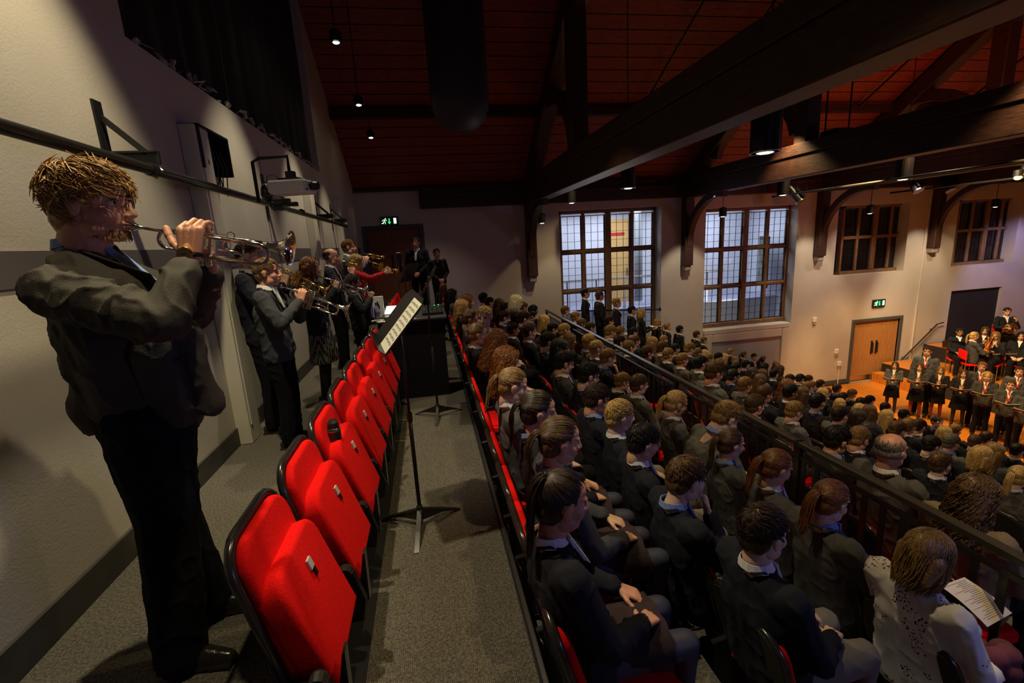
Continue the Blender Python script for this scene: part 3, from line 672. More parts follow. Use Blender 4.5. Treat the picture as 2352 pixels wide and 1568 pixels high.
MB().tube([(-3.6, 0, 1.05), (3.6, 0, 1.05)], .03, 8).build('rail', M['steel'], gl_)
for x in range(-3, 4): MB().box((x-.02, -.02, 0), (x+.02, .02, 1.05)).build('post', M['steel'], gl_)
cl = thing('grey_column', 'grey round column in the corridor behind the first window', 'column', (7.26, 15.4, -.9)); MB().lathe([(.14, 0), (.14, 3.3)]).build('shaft', mat('col_grey', (.22, .24, .25), .6), cl, smooth=True); MB().lathe([(.2, 0), (.2, .1)]).build('base', lc, cl)
pt = thing('framed_painting', 'dark framed painting leaning by the corridor wall behind the second window', 'painting', (11.5, 14.5, .35), R(62))
MB().box((-.75, 0, -.85), (.75, .06, .85)).build('frame', M['oak'], pt); MB().box((-.62, -.0, -.72), (.62, .07, .72)).build('canvas', mat('painting', (.10, .12, .09), .5, noise=(3, .9)), pt)
for x, y, nn in ((4.2, 14.4, 'first'), (6.0, 15.3, 'second'), (7.0, 14.2, 'third'), (8.6, 14.6, 'fourth'), (10.5, 14.2, 'fifth')):
    t = thing('ceiling_light', nn+' round corridor ceiling light from the left beyond the leaded windows', 'ceiling light', (x, y, 2.44), group='corridor ceiling lights')
    MB().lathe([(.16, -.03), (.16, 0)]).build('diffuser', mat('lamp_white', (1, 1, 1), .5, emit=(.95, .97, 1), estr=14), t); MB().lathe([(.19, -.02), (.19, 0.005)]).build('rim', M['white'], t)
light('corridor_light', 'AREA', (5.6, 14.8, 2.35), 95, (.85, .90, 1.0), (5.6, 14.8, 0), 3.4, sizey=1.6); light('corridor_light', 'AREA', (9.6, 14.8, 2.35), 95, (.80, .87, 1.0), (9.6, 14.8, 0), 3.4, sizey=1.6)
light('low_corridor_light', 'AREA', (10.2, 14.0, -1.0), 16, (1, .9, .6), (9, 16, -2), 1.0)
# black sheet filling the stage opening, standing in for its unlit depth + dark outside
struct(MB().box((17.0, 12.68, -3.0), (19.3, 12.75, -.9)).build('wall_recess_shade', M['riser']))
# steel beam of the bar across window 1
hb = thing('window_guard_rail', 'slim dark rail crossing the first leaded window behind the standing pupils', 'rail', (0, 0, 0))
MB().tube([(4.0, 12.45, -.50), (6.52, 12.45, -.66)], .022, 8).build('bar', M['black'], hb); MB().lathe([(.06, 0), (.06, .02)], Matrix.Translation((6.53, 12.45, -.66)) @ Matrix.Rotation(R(90), 4, 'Y')).build('flange', M['black'], hb)
# ------------------------------------------------------------------ doors, signs, fittings
def double_door(name, x0, x1, z0, z1, wood, singles=2):
    fr = MB(); y = YF; fr.box((x0-.10, y-.04, z0), (x0, y+.12, z1+.10)); fr.box((x1, y-.04, z0), (x1+.10, y+.12, z1+.10)); fr.box((x0, y-.04, z1), (x1, y+.12, z1+.10))
    root = struct(fr.build(name, M['doorframe'], bevel=.008)); w = (x1-x0)/singles
    for k in range(singles):
        d = MB().box((x0+w*k+.004, y+.03, z0+.01), (x0+w*(k+1)-.004, y+.075, z1-.004)).build('door_leaf', wood, root, bevel=.004)
        hx = x0+w*(k+1)-.09 if k == 0 else x0+w*k+.09
        MB().tube([(hx, y-.03, z0+.95), (hx, y-.03, z0+1.3)], .014, 8).box((hx-.03, y+.02, z0+.9), (hx+.03, y+.03, z0+1.35)).tube([(hx, y-.03, z0+.97), (hx, y+.03, z0+.97)], .01, 6).tube([(hx, y-.03, z0+1.28), (hx, y+.03, z0+1.28)], .01, 6).build('door_handle', M['black'], d)
        MB().box((x0+w*k+.02, y+.022, z0+.02), (x0+w*(k+1)-.02, y+.03, z0+.2)).build('kick_plate', M['steel'], d)
    return root
double_door('door_2', *D2, M['doorwood']); double_door('door_1', *D1, mat('brown_door', (.20, .07, .03), .5, noise=(5, .15), stretch=(6, 6, .6)))
gm = mat('exit_green', (.0, .5, .1), .4, emit=(.03, .9, .18), estr=2.2); gw = mat('exit_white', (.8, 1, .85), .4, emit=(.6, 1, .7), estr=2.6)
def exit_sign(x, z, label, w=.40, h=.18):
    t = thing('exit_sign', label, 'sign', (x, YF-.05, z)); MB().box((-w/2-.02, 0, -h/2-.02), (w/2+.02, .05, h/2+.02)).build('housing', M['black'], t)
    MB().box((-w/2, -.004, -h/2), (w/2, 0, h/2)).build('face', mat('exit_dark', (.0, .06, .02), .5), t)
    m = MB(); Y = -.010
    m.prism([(w*.28, Y, -h*.36), (w*.44, Y, -h*.36), (w*.44, Y, h*.38), (w*.28, Y, h*.38)], (0, .006, 0)); m.build('door_symbol', gw, t)
    m = MB(); m.prism([(-.008, Y, h*.36), (.012, Y, h*.36), (.012, Y, -h*.12), (.038, Y, -h*.12), (.002, Y, -h*.40), (-.034, Y, -h*.12), (-.008, Y, -h*.12)], (0, .006, 0)); m.build('arrow', gm, t)
    m = MB(); f = lambda *p: m.tube([(-.125+a*h, Y+.003, b*h) for a, b in p], .0085, 6, .5)
    m.ell((-.125+.20*h, Y, .34*h), (.014, .006, .014), None, 10, 6); f((.12, .22), (-.02, -.02)); f((-.02, -.02), (.16, -.14), (.12, -.40)); f((-.02, -.02), (-.12, -.26), (-.36, -.30)); f((.10, .20), (-.16, .16), (-.28, .02)); f((.12, .18), (.26, .06), (.38, .14)); m.build('running_figure', gw, t)
exit_sign(-.86, 2.20, 'green illuminated exit sign above the dark brown door at the far left'); exit_sign(14.22, -1.10, 'green illuminated exit sign above the pale double doors by the stage', .42, .2)
for (x, z, lb, nm, cat) in ((11.88, -1.50, 'small white box mounted on the wall right of the second window', 'wall_speaker', 'speaker'), (12.80, -2.62, 'small white call point on the wall left of the pale double doors', 'call_point', 'call point'), (12.95, -3.05, 'small white bell box above the thin pipe beside the pale double doors', 'bell_box', 'box')):
    t = thing(nm, lb, cat, (x, YF-.06, z)); MB().box((-.06, 0, -.02), (.06, .06, .13)).build('housing', M['white'], t, bevel=.01); MB().box((-.04, .01, -.09), (.04, .05, -.02)).build('base', M['panel_grey'], t)
MB().tube([(12.95, YF-.03, -3.1), (12.95, YF-.03, ZST)], .014, 6).build('conduit', M['white'], t, mtx=Matrix.Translation((-12.95, -(YF-.06), 3.05)))
t = thing('handrail', 'sloping wall handrail rising to the stage beside the double doors', 'handrail', (0, 0, 0))
MB().tube([(15.1, YF-.10, -3.25), (16.55, YF-.10, -1.98), (16.8, YF-.10, -1.95)], .022, 8).build('rail', M['frame_tube'], t)
for q in ((15.4, -2.99), (16.4, -2.11)): MB().tube([(q[0], YF-.1, q[1]), (q[0], YF, q[1]-.06)], .012, 6).build('bracket', M['black'], t)
struct(MB().tube([(15.72, YF-.02, ZST), (15.72, YF-.02, 2.3)], .03, 8).build('trim_6', M['plaster_far']))
# ------------------------------------------------------------------ roof
RS = .66; YR = 5.5; ZE = 2.98
def roof_z(y): return ZE+(YF-y)*RS if y > YR else ZE+(YF-YR)*RS-(YR-y)*RS
mb = MB(); y = YF+.1; k = 0
while y > YR:
    y2 = y-.115; dz = .006*(k % 2)
    mb.add([(-2, y, roof_z(y)+dz), (22, y, roof_z(y)+dz), (22, y2+.008, roof_z(y2+.008)+dz), (-2, y2+.008, roof_z(y2+.008)+dz)], [(0, 1, 2, 3)])
    mb.add([(-2, y2+.008, roof_z(y2)+.03), (22, y2+.008, roof_z(y2)+.03), (22, y2, roof_z(y2)+.03), (-2, y2, roof_z(y2)+.03)], [(0, 1, 2, 3)]); y = y2; k += 1
rb = MB(); rb.box((-2, YR, 8.0), (22, YR+.05, 8.02)); rf = struct(MB().add([(-2, YR, 7.66), (22, YR, 7.66), (22, -1.9, 7.66-7.4*RS), (-2, -1.9, 7.66-7.4*RS)], [(0, 1, 2, 3)]).add([(-2.2, YF+.5, 3.1), (22, YF+.5, 3.1), (22, YR, 7.8), (-2.2, YR, 7.8)], [(0, 1, 2, 3)]).build('ceiling', M['oak']))
bo = mb.build('roof_boards', M['boards'], rf); bo['kind'] = 'stuff'
# wall plate and cornice mouldings
mb = MB(); mb.box((-.06, YF-.20, 2.46), (22, YF, 2.98)); mb.box((-.06, YF-.28, 2.72), (22, YF-.2, 2.80)); mb.box((-2, YF-.1, 2.92), (-.06, YF, 3.0))
struct(mb.build('trim_7', M['oak'], bevel=.01))
for yy in (10.55, 8.3, 6.5):
    z = roof_z(yy); struct(MB().bar((-1.9, yy, z-.12), (22, yy, z-.12), .20, .16).build('trim_%d' % int(yy*100), M['oak']))
TX = (-1.75, 2.80, 7.38, 11.78, 15.95, 20.2)
def truss(x, first):
    t = thing('roof_truss', '', 'roof truss', (x, 0, 0)); w = .15
    P = lambda nm, m: m.build(nm, M['oak'], t, bevel=.012)
    P('tie_beam', MB().box((-w, -1.6, 2.43), (w, YF, 2.82)).box((-w-.03, -1.6, 2.82), (w+.03, YF, 3.04)))
    for y0, y1 in ((YF-.1, YR),): P('principal_rafter', MB().bar((0, y0, roof_z(y0)-.30), (0, y1, roof_z(y1)-.30), .34, .32, (1, 0, 0)))
    P('principal_rafter', MB().bar((0, -1.6, roof_z(-1.6)-.30), (0, YR, roof_z(YR)-.30), .34, .32, (1, 0, 0)))
    for y in (8.35, 2.7): P('queen_post', MB().box((-.15, y-.15, 3.02), (.15, y+.15, roof_z(y)-.4)))
    P('collar_beam', MB().box((-.12, 2.6, roof_z(8.35)-.62), (.12, 8.4, roof_z(8.35)-.36)))
    # curved braces in the plane of the truss
    def arc(c, r0, r1, a0, a1, hw, n=12):
        vs = []
        for i in range(n+1):
            a = a0+(a1-a0)*i/n
            for rr in (r0, r1):
                for s in (-hw, hw): vs.append((s, c[0]+rr*math.cos(a), c[1]+rr*math.sin(a)))
        fs = []
        for i in range(n):
            b = i*4; fs += [(b, b+1, b+5, b+4), (b+2, b+6, b+7, b+3), (b, b+4, b+6, b+2), (b+1, b+3, b+7, b+5)]
        fs += [(0, 2, 3, 1), (n*4, n*4+1, n*4+3, n*4+2)]
        return MB().add(vs, fs)
    P('arch_brace', arc((9.9, 2.9), 1.25, 1.50, R(15), R(165), .09))
    if first is not False:
        P('wall_post', MB().box((-.13, YF-.24, .55), (.13, YF, 2.45)))
        MB().box((-.10, YF-.20, .40), (.10, YF, .56)).build('corbel', mat('stone', (.30, .27, .22), .8), t, bevel=.02)
        P('curved_bracket', arc((YF-1.55, 1.02), 1.30, 1.48, R(2), R(100), .085))
    return t
labs = ['dark oak roof truss against the back wall at the left end', 'dark oak roof truss left of the first lit window', 'dark oak roof truss between the two lit windows', 'dark oak roof truss between the second lit window and the dark windows', 'dark oak roof truss between the two dark windows', 'dark oak roof truss over the stage beyond the dark windows']
for x, l in list(zip(TX, labs))[1:]:
    t = truss(x, None if x > 0 else False); t['label'] = l; t['group'] = 'roof trusses'
mb_ = None
# thin iron tie rods on the roof slope
for k, x in enumerate((5.0, 6.4, 9.2, 10.6, 13.6)):
    o = MB().tube([(x, 10.4, roof_z(10.4)-.20), (x+.5, 6.6, roof_z(6.6)-.2)], .025, 6).build('tie_rod', M['black'])
    prop(o, 'thin iron rod running up the red-brown roof boards, '+('leftmost', 'second from left', 'middle one', 'second from right', 'rightmost')[k]+' of five', 'rod', 'iron rods under the roof boards')
# round ventilation duct hanging in the gloom
o = MB().lathe([(.05, 3.42), (.25, 3.45), (.42, 3.6), (.5, 3.85), (.5, 7.6)], Matrix.Translation((.8, 8.6, 0)), 28).build('ventilation_duct', mat('duct', (.035, .03, .045), .6), smooth=True)
prop(o, 'fat round dark ventilation duct hanging in the shadow of the roof', 'duct')
# ------------------------------------------------------------------ lamps
lampm = mat('lamp_glow', (1, .9, .7), .5, emit=(1, .88, .62), estr=5)
def can(name, lb, loc, r=.10, h=.30, grp='cylinder lamps', stem=True, m=lampm):
    t = thing(name, lb, 'lamp', loc, 0, grp); MB().lathe([(r*.98, .01), (r, .0), (r, h), (r*.5, h+.03), (.01, h+.03)], None, 24).lathe([(r*.9, .03), (r*.9, .02)], None, 24).build('housing', M['black'], t, smooth=False)
    MB().lathe([(.001, -.016), (r*.4, -.012), (r*.72, .004), (r*.74, .03)], None, 20).build('bulb', m, t); MB().lathe([(r*1.02, -.004), (r*1.02, .008), (r*.93, .008), (r*.93, -.004)], None, 24).build('rim', M['steel'], t)
    if stem: MB().tube([(0, 0, h), (0, 0, roof_z(loc[1])-loc[2]+.02)], .008, 6).build('stem', M['black'], t)
    return t
for (px, py, zz, r, h, lb) in ((1757, 350, 2.30, .155, .42, 'big black cylinder lamp hanging under the nearest tie beam'), (1443, 432, 2.33, .13, .36, 'black cylinder lamp hanging under the tie beam above the first lit window'), (1313, 466, 2.38, .11, .28, 'small cylinder lamp at the far end of the first tie beam'), (1798, 448, 2.33, .15, .4, 'black cylinder lamp under the second tie beam'), (2073, 412, 2.33, .16, .42, 'black cylinder lamp under the beams above the stage edge')):
    p = at_z(px, py, zz); can('cylinder_lamp', lb, (p.x, p.y, zz), r, h)
for (px, py, lb) in ((1245, 512, 'small cylinder lamp beside the oak post left of the first lit window'), (1660, 497, 'small cylinder lamp hanging in front of the second lit window'), (1998, 490, 'small cylinder lamp hanging in front of the first dark window'), (2286, 475, 'small cylinder lamp hanging in front of the second dark window')):
    p = at_y(px, py, 12.1); can('cylinder_lamp', lb, (p.x, p.y, p.z), .10, .22)
for (px, py, xx, lb) in ((772, 97, -.9, 'nearest bright downlight in the dark roof over the walkway'), (824, 241, -.9, 'middle bright downlight in the dark roof over the walkway'), (852, 316, -.9, 'farthest bright downlight in the dark roof over the walkway')):
    p = at_x(px, py, xx); t = can('downlight', lb, (p.x, p.y, p.z), .075, .12, 'walkway downlights', True, mat('spot_glow', (1, .95, .8), .5, emit=(1, .95, .78), estr=30))
def stage_spot(px, py, z, lb, aim):
    p = at_z(px, py, z); t = thing('stage_spotlight', lb, 'spotlight', p, 0, 'stage spotlights')
    q = (V(aim)-p).to_track_quat('-Z', 'Y').to_matrix().to_4x4()
    MB().lathe([(.13, 0), (.12, .04), (.11, .5), (.08, .6), (.01, .62)], q, 18).build('barrel', M['black'], t); MB().lathe([(.135, -.01), (.135, .02), (.12, .02)], q, 18).build('lens_ring', M['steel'], t)
    MB().tube([(-.15, 0, .25), (-.15, 0, .5), (.15, 0, .5), (.15, 0, .25)], .012, 6).tube([(0, 0, .5), (0, 0, .72)], .012, 6).build('yoke', M['black'], t); MB().tube([(0, 0, .7), (0, 0, roof_z(p.y)-p.z)], .012, 6).build('drop_rod', M['black'], t)
    MB().box((-.14, -.02, .05), (.14, .0, .35), q @ Matrix.Translation((0, .15, 0))).build('barn_door', M['blackplastic'], t)
for a in ((1840, 462, 2.15, 'black stage spotlight by the third oak post', (13, 8, -3.7)), (2110, 438, 2.25, 'left one of the paired stage spotlights high above the orchestra', (14, 7, -3.7)), (2185, 438, 2.25, 'right one of the paired stage spotlights high above the orchestra', (15, 8, -3.7))): stage_spot(*a)
p = at_z(2338, 408, 2.3)
t = thing('lamp_cluster', 'cluster of glowing yellow lamps at the right edge under the roof', 'lamp', p)
for k, d in enumerate(((0, 0, 0), (.35, .1, .12), (.5, -.3, .05))): MB().ell(d, (.07, .07, .05)).build('bulb', mat('yellow_glow', (1, .7, .1), .5, emit=(1, .62, .08), estr=14), t); MB().lathe([(.09, 0), (.09, .14), (.02, .16)], Matrix.Translation(V(d)+V((0, 0, .03)))).build('shade', M['black'], t)
# long lighting bars under the trusses
for (x, z, y0, y1, lb) in ((9.9, 2.34, 4.0, 12.3, 'dark lighting bar strung under the second tie beam'), (13.9, 2.30, 3.0, 12.3, 'dark lighting bar strung above the stage')):
    o = MB().tube([(x, y0, z), (x, y1, z)], .025, 8).build('lighting_bar', M['black']); prop(o, lb, 'bar')
p = at_y(1930, 330, 8.0); t = thing('stage_projector', 'bulky black lighting machine hanging on thin drops above the hall', 'projector', p)
MB().box((-.45, -.3, -.15), (.5, .3, .12)).box((-.3, -.2, .12), (.1, .2, .25)).build('housing', M['black'], t, bevel=.03)
for x in (-.35, .15): MB().tube([(x, 0, .1), (x, 0, roof_z(p.y)-p.z-.05)], .015, 6).build('drop_rod', M['black'], t)
# ------------------------------------------------------------------ pipe, brackets, projector on the back wall
XP = -1.44; ZP = 2.0
t = thing('steel_pipe', 'long black steel pipe held out along the back wall', 'pipe', (XP, 0, ZP))
MB().tube([(0, -1.5, .02), (0, 9.4, -.03)], .029, 14).build('tube', M['frame_tube'], t, smooth=True)
for y in (3.02, 6.2, 8.9): MB().lathe([(.036, 0), (.036, .012), (.036, .05), (.034, .062)], Matrix.Translation((0, y, 0)) @ Matrix.Rotation(R(90), 4, 'X')).build('coupling', M['black'], t)
for y, lb in ((3.02, 'nearest black triangular bracket carrying the pipe on the back wall'), (5.6, 'black triangular bracket behind the white projector'), (8.0, 'third black triangular bracket carrying the pipe beyond the projector'), (9.25, 'farthest black triangular bracket at the end of the pipe')):
    t = thing('wall_bracket', lb, 'bracket', (XB, y, ZP), 0, 'pipe brackets')
    MB().box((0, -.035, -.10), (.012, .035, .36)).build('back_plate', M['black'], t)
    MB().box((.01, -.006, .03), (.26, .006, .10)).box((.01, -.03, .09), (.25, .03, .10)).build('arm', M['black'], t); MB().bar((.012, 0, .28), (.20, 0, .09), .012, .03).build('strut', M['black'], t)
    MB().tube([(.22, 0, .04), (.26, 0, .0), (.22, 0, -.04), (.18, 0, 0)], .008, 6, closed=True).build('hook_clamp', M['steel'], t)
def frm(p, rz=0): return Matrix.Translation(p) @ Matrix.Rotation(rz, 4, 'Z')
pp = at_y(672, 432, 4.3)
t = thing('video_projector', 'white video projector hung on a black arm beside the back wall', 'projector', pp, R(-12), None, .66)
MB().box((-.24, -.17, -.075), (.24, .17, .085)).build('housing', M['white'], t, bevel=.02, seg=2); MB().lathe([(.05, 0), (.055, .05), (.045, .10), (.0, .10)], Matrix.Translation((.24, -.02, .01)) @ Matrix.Rotation(R(90), 4, 'Y')).build('lens', M['blackplastic'], t)
MB().box((.235, -.15, -.05), (.243, -.10, -.03)).build('port', M['black'], t); MB().box((-.14, -.08, .085), (.12, .08, .12)).box((-.05, -.04, .12), (.05, .04, .20)).build('mount_plate', M['black'], t)
MB().tube([(-.01, 0, .2), (-.01, 0, .38), (-.36, 0, .38), (-.46, 0, .34), (-.46, 0, -.15)], .022, 8).build('arm', M['black'], t)
cb = thing('cable_box', 'black cable reel box with hanging cables behind the white projector', 'box', pp+V((-.21, .02, -.03)), 0, None, .66)
MB().ell((0, 0, 0), (.075, .075, .12), None, 14, 10).build('drum', M['blackplastic'], cb); MB().tube([(0, 0, .1), (.03, 0, .2), (.12, 0, .22), (.2, 0, .12)], .006, 6).build('cable', M['black'], cb); MB().tube([(.02, -.04, -.1), (.1, -.05, -.17), (.2, -.05, -.12), (.28, -.04, -.16), (.36, -.04, -.13)], .007, 6).build('cable', M['black'], cb); MB().tube([(.02, -.02, -.1), (.04, -.05, -.2), (.09, -.05, -.15)], .006, 6).build('cable', M['black'], cb)
MB().box((.02, -.03, -.17), (.34, .05, -.12)).box((.05, -.05, -.22), (.16, .03, -.17)).build('clamp', M['blackplastic'], cb)
q = at_x(490, 350, XB+.1); t = thing('electrical_cabinet', 'black open electrical cabinet with cables high on the back wall', 'cabinet', (XB, q.y, q.z), 0, None, .8)
MB().box((0, -.33, -.19), (.02, .33, .19)).box((0, -.33, .17), (.16, .33, .19)).box((0, .31, -.19), (.16, .33, .19)).box((0, -.33, -.19), (.16, -.31, .19)).build('housing', M['black'], t)
MB().box((.02, -.15, -.08), (.09, .05, .08)).build('module', M['blackplastic'], t)
for k in range(5): MB().tube([(.10, -.2+.1*k, .05), (.14, -.18+.1*k, -.12), (.08, -.1+.1*k, -.26-.03*k), (.05, .05+.06*k, -.30), (.03, .3, -.2+.02*k)], .006, 6).build('cable', M['black'], t)
# ------------------------------------------------------------------ seating
def rr_outline(w, h, r, n=5, top_only=True):
    pts = [(-w/2, 0), (w/2, 0)] if top_only else []
    cs = [((w/2-r), h-r, 0), (-(w/2-r), h-r, 90)]
    for cx, cz, a0 in cs:
        for i in range(n+1): a = R(a0+90*i/n); pts.append((cx+r*math.cos(a), cz+r*math.sin(a)))
    return pts
def tilt(p0, p1):
    """frame whose local (0, a, h) runs from p0 towards p1 in the XZ plane"""
    d = V((p1[0]-p0[0], 0, p1[1]-p0[1])).normalized(); x = V((d.z, 0, -d.x))
    return Matrix(((x.x, 0, d.x, p0[0]), (0, 1, 0, 0), (x.z, 0, d.z, p0[1]), (0, 0, 0, 1)))
def cushion(pts, x0, x1, r, m, cw):
    n = len(pts); hw = max(abs(p[0]) for p in pts); z0 = min(p[1] for p in pts); z1 = max(p[1] for p in pts); cz = (z0+z1)/2; hz = (z1-z0)/2
    L = [(x0, 0)] if False else []
    for k in range(6): a = pi/2*k/5; L.append((x1-r+r*math.sin(a), r*(1-math.cos(a))))
    L = [(x0, r*.35), (x0+r*.3, r*.08), (x0+r*.8, 0)]+L
    vs = []
    for (x, ins) in L:
        for p in pts: vs.append(m @ V((x, p[0]*(1-ins/hw), cz+(p[1]-cz)*(1-ins/hz))))
    mb = MB().add(vs, [(i*n+j, i*n+(j+1) % n, (i+1)*n+(j+1) % n, (i+1)*n+j) for i in range(len(L)-1) for j in range(n)])
    k = len(L)
    bulge = m @ V((x1+.006, 0, cz)); c0 = m @ V((x0, 0, cz)); b_ = len(mb.v); mb.v += [bulge, c0]
    mb.f += [((k-1)*n+j, (k-1)*n+(j+1) % n, b_) for j in range(n)]+[((j+1) % n, j, b_+1) for j in range(n)]; mb.mi += [0]*(2*n)
    return mb
def seat_meshes(kind):
    """origin: row line on the floor level of the seat pivot; kinds: 'up' tipped-up front-row seat, 'down' occupied seat"""
    S = {}
    if kind == 'up': bt, bb = (-.70, .63), (-.565, .02)
    else: bt, bb = (-.03, .40), (.095, -.05)
    m = tilt(bb, bt); h = (V((bt[0], 0, bt[1]))-V((bb[0], 0, bb[1]))).length; wd = .455
    def curved(pts, x0, x1):
        return MB().prism([(x0, p[0], p[1]) for p in pts], (x1-x0, 0, 0), m)
    S['shell'] = curved(rr_outline(wd, h, .11), -.012, .014).mesh('shell', [M['redback']], bevel=.004)
    fr = [(-wd/2, .02)]+[(p[0], p[1]) for p in rr_outline(wd, h, .11)[2:][::-1]]+[(wd/2, .02)]
    S['edge_trim'] = MB().tube([m @ V((.008, p[0], p[1])) for p in fr], .0155, 8).mesh('edge_trim', [M['frame_tube']], smooth=True)
    S['back_cushion'] = cushion(rr_outline(wd-.035, h-.018, .095), .012, .052, .018, m, 0).mesh('back_cushion', [M['red']], smooth=True)
    if kind == 'up':
        c0, c1 = (-.415, .06), (-.555, .50); m2 = tilt(c0, c1); h2 = (V((c1[0], 0, c1[1]))-V((c0[0], 0, c0[1]))).length
        o = rr_outline(.43, h2, .085)
        S['seat_cushion'] = cushion(o, -.10, -.006, .022, m2, 0).mesh('seat_cushion', [M['red']], smooth=True)
        S['number_plate'] = MB().box((-.002, -.015, h2-.125), (.006, .018, h2-.085), m2).mesh('number_plate', [mat('plate_grey', (.50, .49, .46), .5)])
        S['screw'] = MB().box((-.002, .0, h2-.160), (.005, .018, h2-.128), m2).mesh('screw', [M['black']])
        S['stanchion'] = MB().prism([(-.63, -.238, .13), (-.44, -.238, .15), (-.40, -.238, .0), (-.42, -.238, -.10), (-.585, -.238, -.10), (-.60, -.238, 0)], (0, -.035, 0)).mesh('stanchion', [M['black']], bevel=.004)
        S['hinge'] = MB().lathe([(.03, 0), (.034, .01), (.03, .045)], Matrix.Translation((-.475, -.232, .14)) @ Matrix.Rotation(R(90), 4, 'X'), 14).mesh('hinge', [M['frame_tube']], smooth=False)
        S['bracket'] = MB().prism([(-.44, -.20, -.02), (-.405, -.20, .18), (-.395, -.20, .18), (-.40, -.20, -.06)], (0, .05, 0)).mesh('bracket', [M['frame_tube']])
    else:
        m2 = Matrix.Rotation(R(4), 4, 'Y')
        o = [(p[0], p[1]) for p in rr_outline(.455, .44, .07)]
        S['seat_cushion'] = MB().prism([(.09+p[1], p[0], -.09) for p in o], (0, 0, .085), m2).mesh('seat_cushion', [M['red']], bevel=.024, seg=3); smooth_angle(S['seat_cushion'], 50)
        S['stanchion'] = MB().prism([(.0, .262, -.02), (.22, .262, .02), (.22, .262, -.08), (.12, .262, -.16), (.12, .262, -.41), (.03, .262, -.41), (.03, .262, -.1)], (0, -.03, 0)).mesh('stanchion', [M['black']], bevel=.004)
        S['hinge'] = MB().lathe([(.028, 0), (.032, .01), (.028, .04)], Matrix.Translation((.14, .275, -.01)) @ Matrix.Rotation(R(90), 4, 'X'), 12).mesh('hinge', [M['frame_tube']])
    return S
SU = seat_meshes('up'); SD_ = seat_meshes('down')
def seat(S, name, label, loc, group):
    t = thing(name, label, 'seat', loc, 0, group)
    for k, me in S.items():
        if k == 'screw': continue
        o = link(k, me, None, t)
        if k == 'number_plate': link('shadow_slot', S['screw'], None, o)
        if k == 'edge_trim': pass
    return t
ORD = ['first', 'second', 'third', 'fourth', 'fifth', 'sixth', 'seventh', 'eighth', 'ninth', 'tenth', 'eleventh', 'twelfth', 'thirteenth', 'fourteenth', 'fifteenth', 'sixteenth', 'seventeenth', 'eighteenth', 'nineteenth', 'twentieth', 'twenty-first', 'twenty-second', 'twenty-third', 'twenty-fourth', 'twenty-fifth', 'twenty-sixth', 'twenty-seventh', 'twenty-eighth', 'twenty-ninth', 'thirtieth']
for k in range(8):
    seat(SU, 'folding_seat', 'empty red tipped-up seat by the walkway, %s from the camera' % ORD[k], (0, 1.60+k*.525, 0), 'empty red seats of the top row')
for k in range(6):
    seat(SU, 'folding_seat', 'empty red tipped-up seat beyond the control desk, %s behind it' % ORD[k], (0, 7.0+k*.525, 0), 'empty red seats beyond the desk')
# bar under the tipped-up seats
t = thing('seat_beam', 'black steel beam carrying the top row of empty red seats', 'beam', (0, 0, 0)); MB().box((-.585, 1.2, -.12), (-.50, 6.0, -.06)).build('beam', M['black'], t)
for k in range(6): MB().box((-.57, 1.3+k*.9, -.35), (-.53, 1.36+k*.9, -.1)).build('leg', M['black'], t)
# ------------------------------------------------------------------ guard rail between the blocks
XR, ZR = 2.85, -.235; zf = row_fl(2)
t = thing('guard_rail', 'long black guard rail with flat balusters between the two blocks of seats', 'railing', (XR, 0, 0))
secs = [(-.2, 3.05), (3.09, 6.95), (7.0, 11.35)]
for a, b in secs:
    MB().box((-.032, a, ZR-.022), (.032, b, ZR+.022)).build('top_rail', mat('rail_black', (.03, .026, .022), .32, spec=.7), t, bevel=.006)
    MB().box((-.012, a, zf+.10), (.012, b, zf+.14)).build('bottom_rail', M['black'], t); MB().box((-.012, a, ZR-.13), (.012, b, ZR-.10)).build('mid_rail', M['black'], t)
bal = MB().box((-.006, -.02, zf+.1), (.006, .02, ZR-.11)).mesh('baluster', [M['black']]); y = -.1
while y < 11.3: o = link('baluster', bal, None, t); o.location = (0, y, 0); y += .135
po = MB().box((-.02, -.03, zf), (.02, .03, ZR-.02)).mesh('post', [M['black']])
for y in (-.2, 1.4, 3.07, 5.0, 6.97, 9.2, 11.3): o = link('post', po, None, t); o.location = (0, y, 0)
